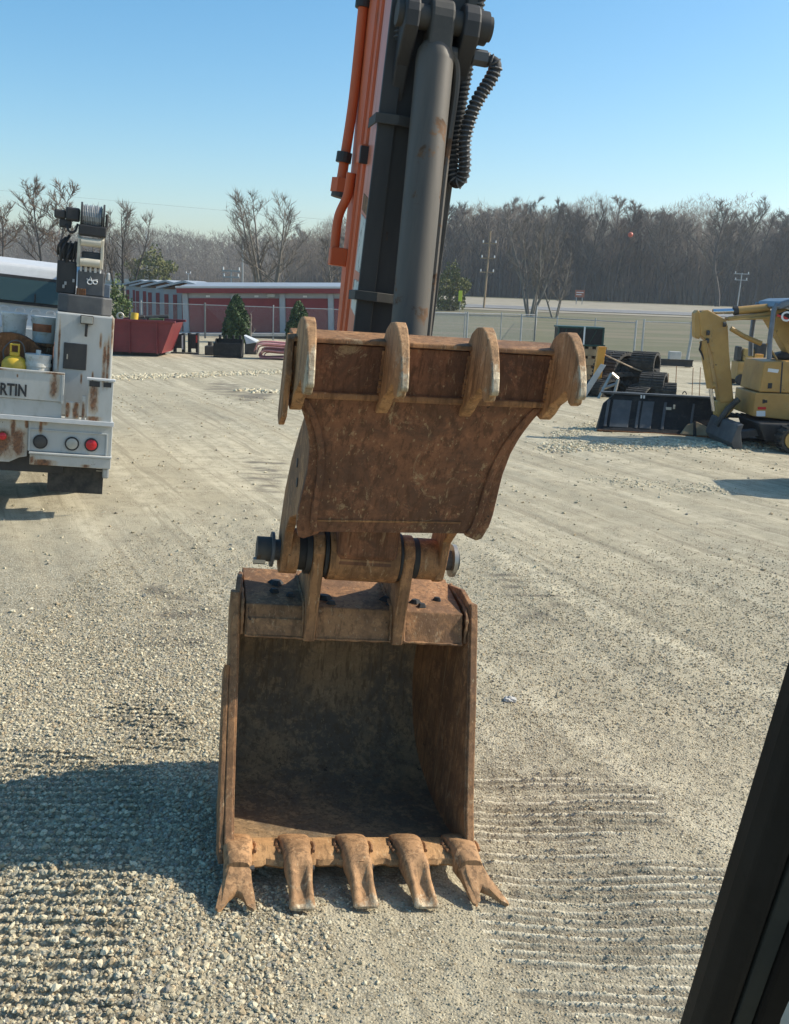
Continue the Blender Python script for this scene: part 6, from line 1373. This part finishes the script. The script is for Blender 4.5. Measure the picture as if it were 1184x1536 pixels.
sg = at(870, 175); sgt = thing('road_sign', 'small brown sign with white lines on two posts by the road', 'sign', loc=sg); z0 = W(870, 446, 175)[2] - sg[2]; z1 = W(870, 435, 175)[2] - sg[2]
for x in (-.5, .5): mb = MB(); mb.box((x - .06, 0, -.2), (x + .06, .1, z1)); mb.build('sign_post', 'galv', sgt)
mb = MB(); mb.box((-.8, -.06, z0), (.8, -.005, z1)); bd = mb.build('sign_board', 'sign_brown', sgt, bevel=.01)
for i, (a, b) in enumerate(((-.6, .6), (-.6, .3))): mb = MB(); zz = z0 + (z1 - z0) * (.62 - .3 * i); mb.box((a, -.07, zz), (b, -.061, zz + .12)); mb.build('sign_line', 'white_paint', bd)
hv = at(691, 122); hvt = thing('marker_post', 'bright yellow marker panel on a stake beside the shrub', 'marker', loc=hv); z0 = W(691, 452, 122)[2] - hv[2]; z1 = W(691, 436, 122)[2] - hv[2]
mb = MB(); mb.tube([(0, 0, -.2), (0, 0, max(z0, .3) + .1)], .03, 6); mb.build('stake', 'galv', hvt); mb = MB(); mb.box((-.22, -.03, z0), (.22, .03, z1)); mb.build('panel', 'hivis', hvt, bevel=.02)
bp_ = W(946, 352, 200); BA = thing('marker_ball', 'orange-red warning ball on an overhead wire before the wood', 'marker ball', loc=tuple(bp_))
bmq = bmesh.new(); bmesh.ops.create_uvsphere(bmq, u_segments=16, v_segments=10, radius=.5); me = bpy.data.meshes.new('ball'); bmq.to_mesh(me); bmq.free(); link('ball', me, 'ball_red', BA)
mb = MB(); mb.tube([(-140, 6, 5), (-60, 2, .8), (0, 0, 0), (60, -2, .8), (140, -6, 5)], .012, 4); mb.build('overhead_wire', 'dkgrey', BA)
# road across the far field
def asphalt(name, c):
    return worn(name, tuple(x * .85 for x in c), tuple(x * 1.15 for x in c), .4, .9, bmp=0)
M['asphalt'] = asphalt('old_asphalt', (.20, .195, .185)); M['dry_verge'] = asphalt('dry_verge', (.30, .26, .185))
def strip_road(name, y0, y1, x0, x1, dz, mat):
    mb = MB(); n = 60; xs = np.linspace(x0, x1, n + 1); ys = (y0, (y0 + y1) / 2, y1)
    vs = [(x, y + .03 * (x - 30), float(far_rise(0, y + .03 * (x - 30))) + dz) for y in ys for x in xs]; fs = [(r_ * (n + 1) + i, r_ * (n + 1) + i + 1, (r_ + 1) * (n + 1) + i + 1, (r_ + 1) * (n + 1) + i) for r_ in range(2) for i in range(n)]
    mb.add(vs, fs); o = mb.build(name, mat, None); o['kind'] = 'structure'; return o
strip_road('verge', 134, 200, -10, 320, .05, 'dry_verge'); rd = strip_road('road', 140, 152, -10, 320, .12, 'asphalt')
for i, yy in enumerate((140.6, 151.2)):
    mb = MB(); mb.add([(x, y + .03 * (x - 30), float(far_rise(0, y + .03 * (x - 30))) + .16) for y in (yy, yy + .25) for x in (-10, 60, 140, 320)], [(0, 1, 5, 4), (1, 2, 6, 5), (2, 3, 7, 6)]); o = mb.build('road_line', 'white_paint', rd)
# overpass seen over the storage wings
D = 190.; a = W(200, 431, D); b = W(303, 431, D); OV = thing('overpass', 'low pale concrete road overpass between the trees', 'bridge', loc=(a[0], D, 0)); L_ = b[0] - a[0]; zt = W(250, 424, D)[2]; zb = W(250, 433, D)[2]
mb = MB(); mb.box((-6, 0, zb), (L_, 9, zb + .8)); mb.build('deck', 'concrete', OV); mb = MB(); mb.box((-6, -.2, zb + .8), (L_, .1, zb + 1.5)); mb.build('parapet', 'concrete', OV)
for x in (3, L_ * .5, L_ - 1): mb = MB(); mb.box((x, 1, -1), (x + .8, 8, zb)); mb.build('pier', 'concrete', OV)

# thin spring haze over the yard and the woods
hz = MB(); hz.box((-900, -60, -4), (900, 760, 34)); hm = bpy.data.materials.new('haze'); hm.use_nodes = True; hn = hm.node_tree.nodes; hn.clear()
ho_ = hn.new('ShaderNodeOutputMaterial'); hv_ = hn.new('ShaderNodeVolumePrincipled'); hv_.inputs['Color'].default_value = (.80, .88, .95, 1); hv_.inputs['Density'].default_value = .0004; hv_.inputs['Anisotropy'].default_value = .2
hm.node_tree.links.new(hv_.outputs[0], ho_.inputs['Volume']); M['haze'] = hm
hzo = hz.build('haze', 'haze'); hzo['kind'] = 'stuff'; tag(hzo, 'thin pale haze over the yard and distant woods', 'haze')
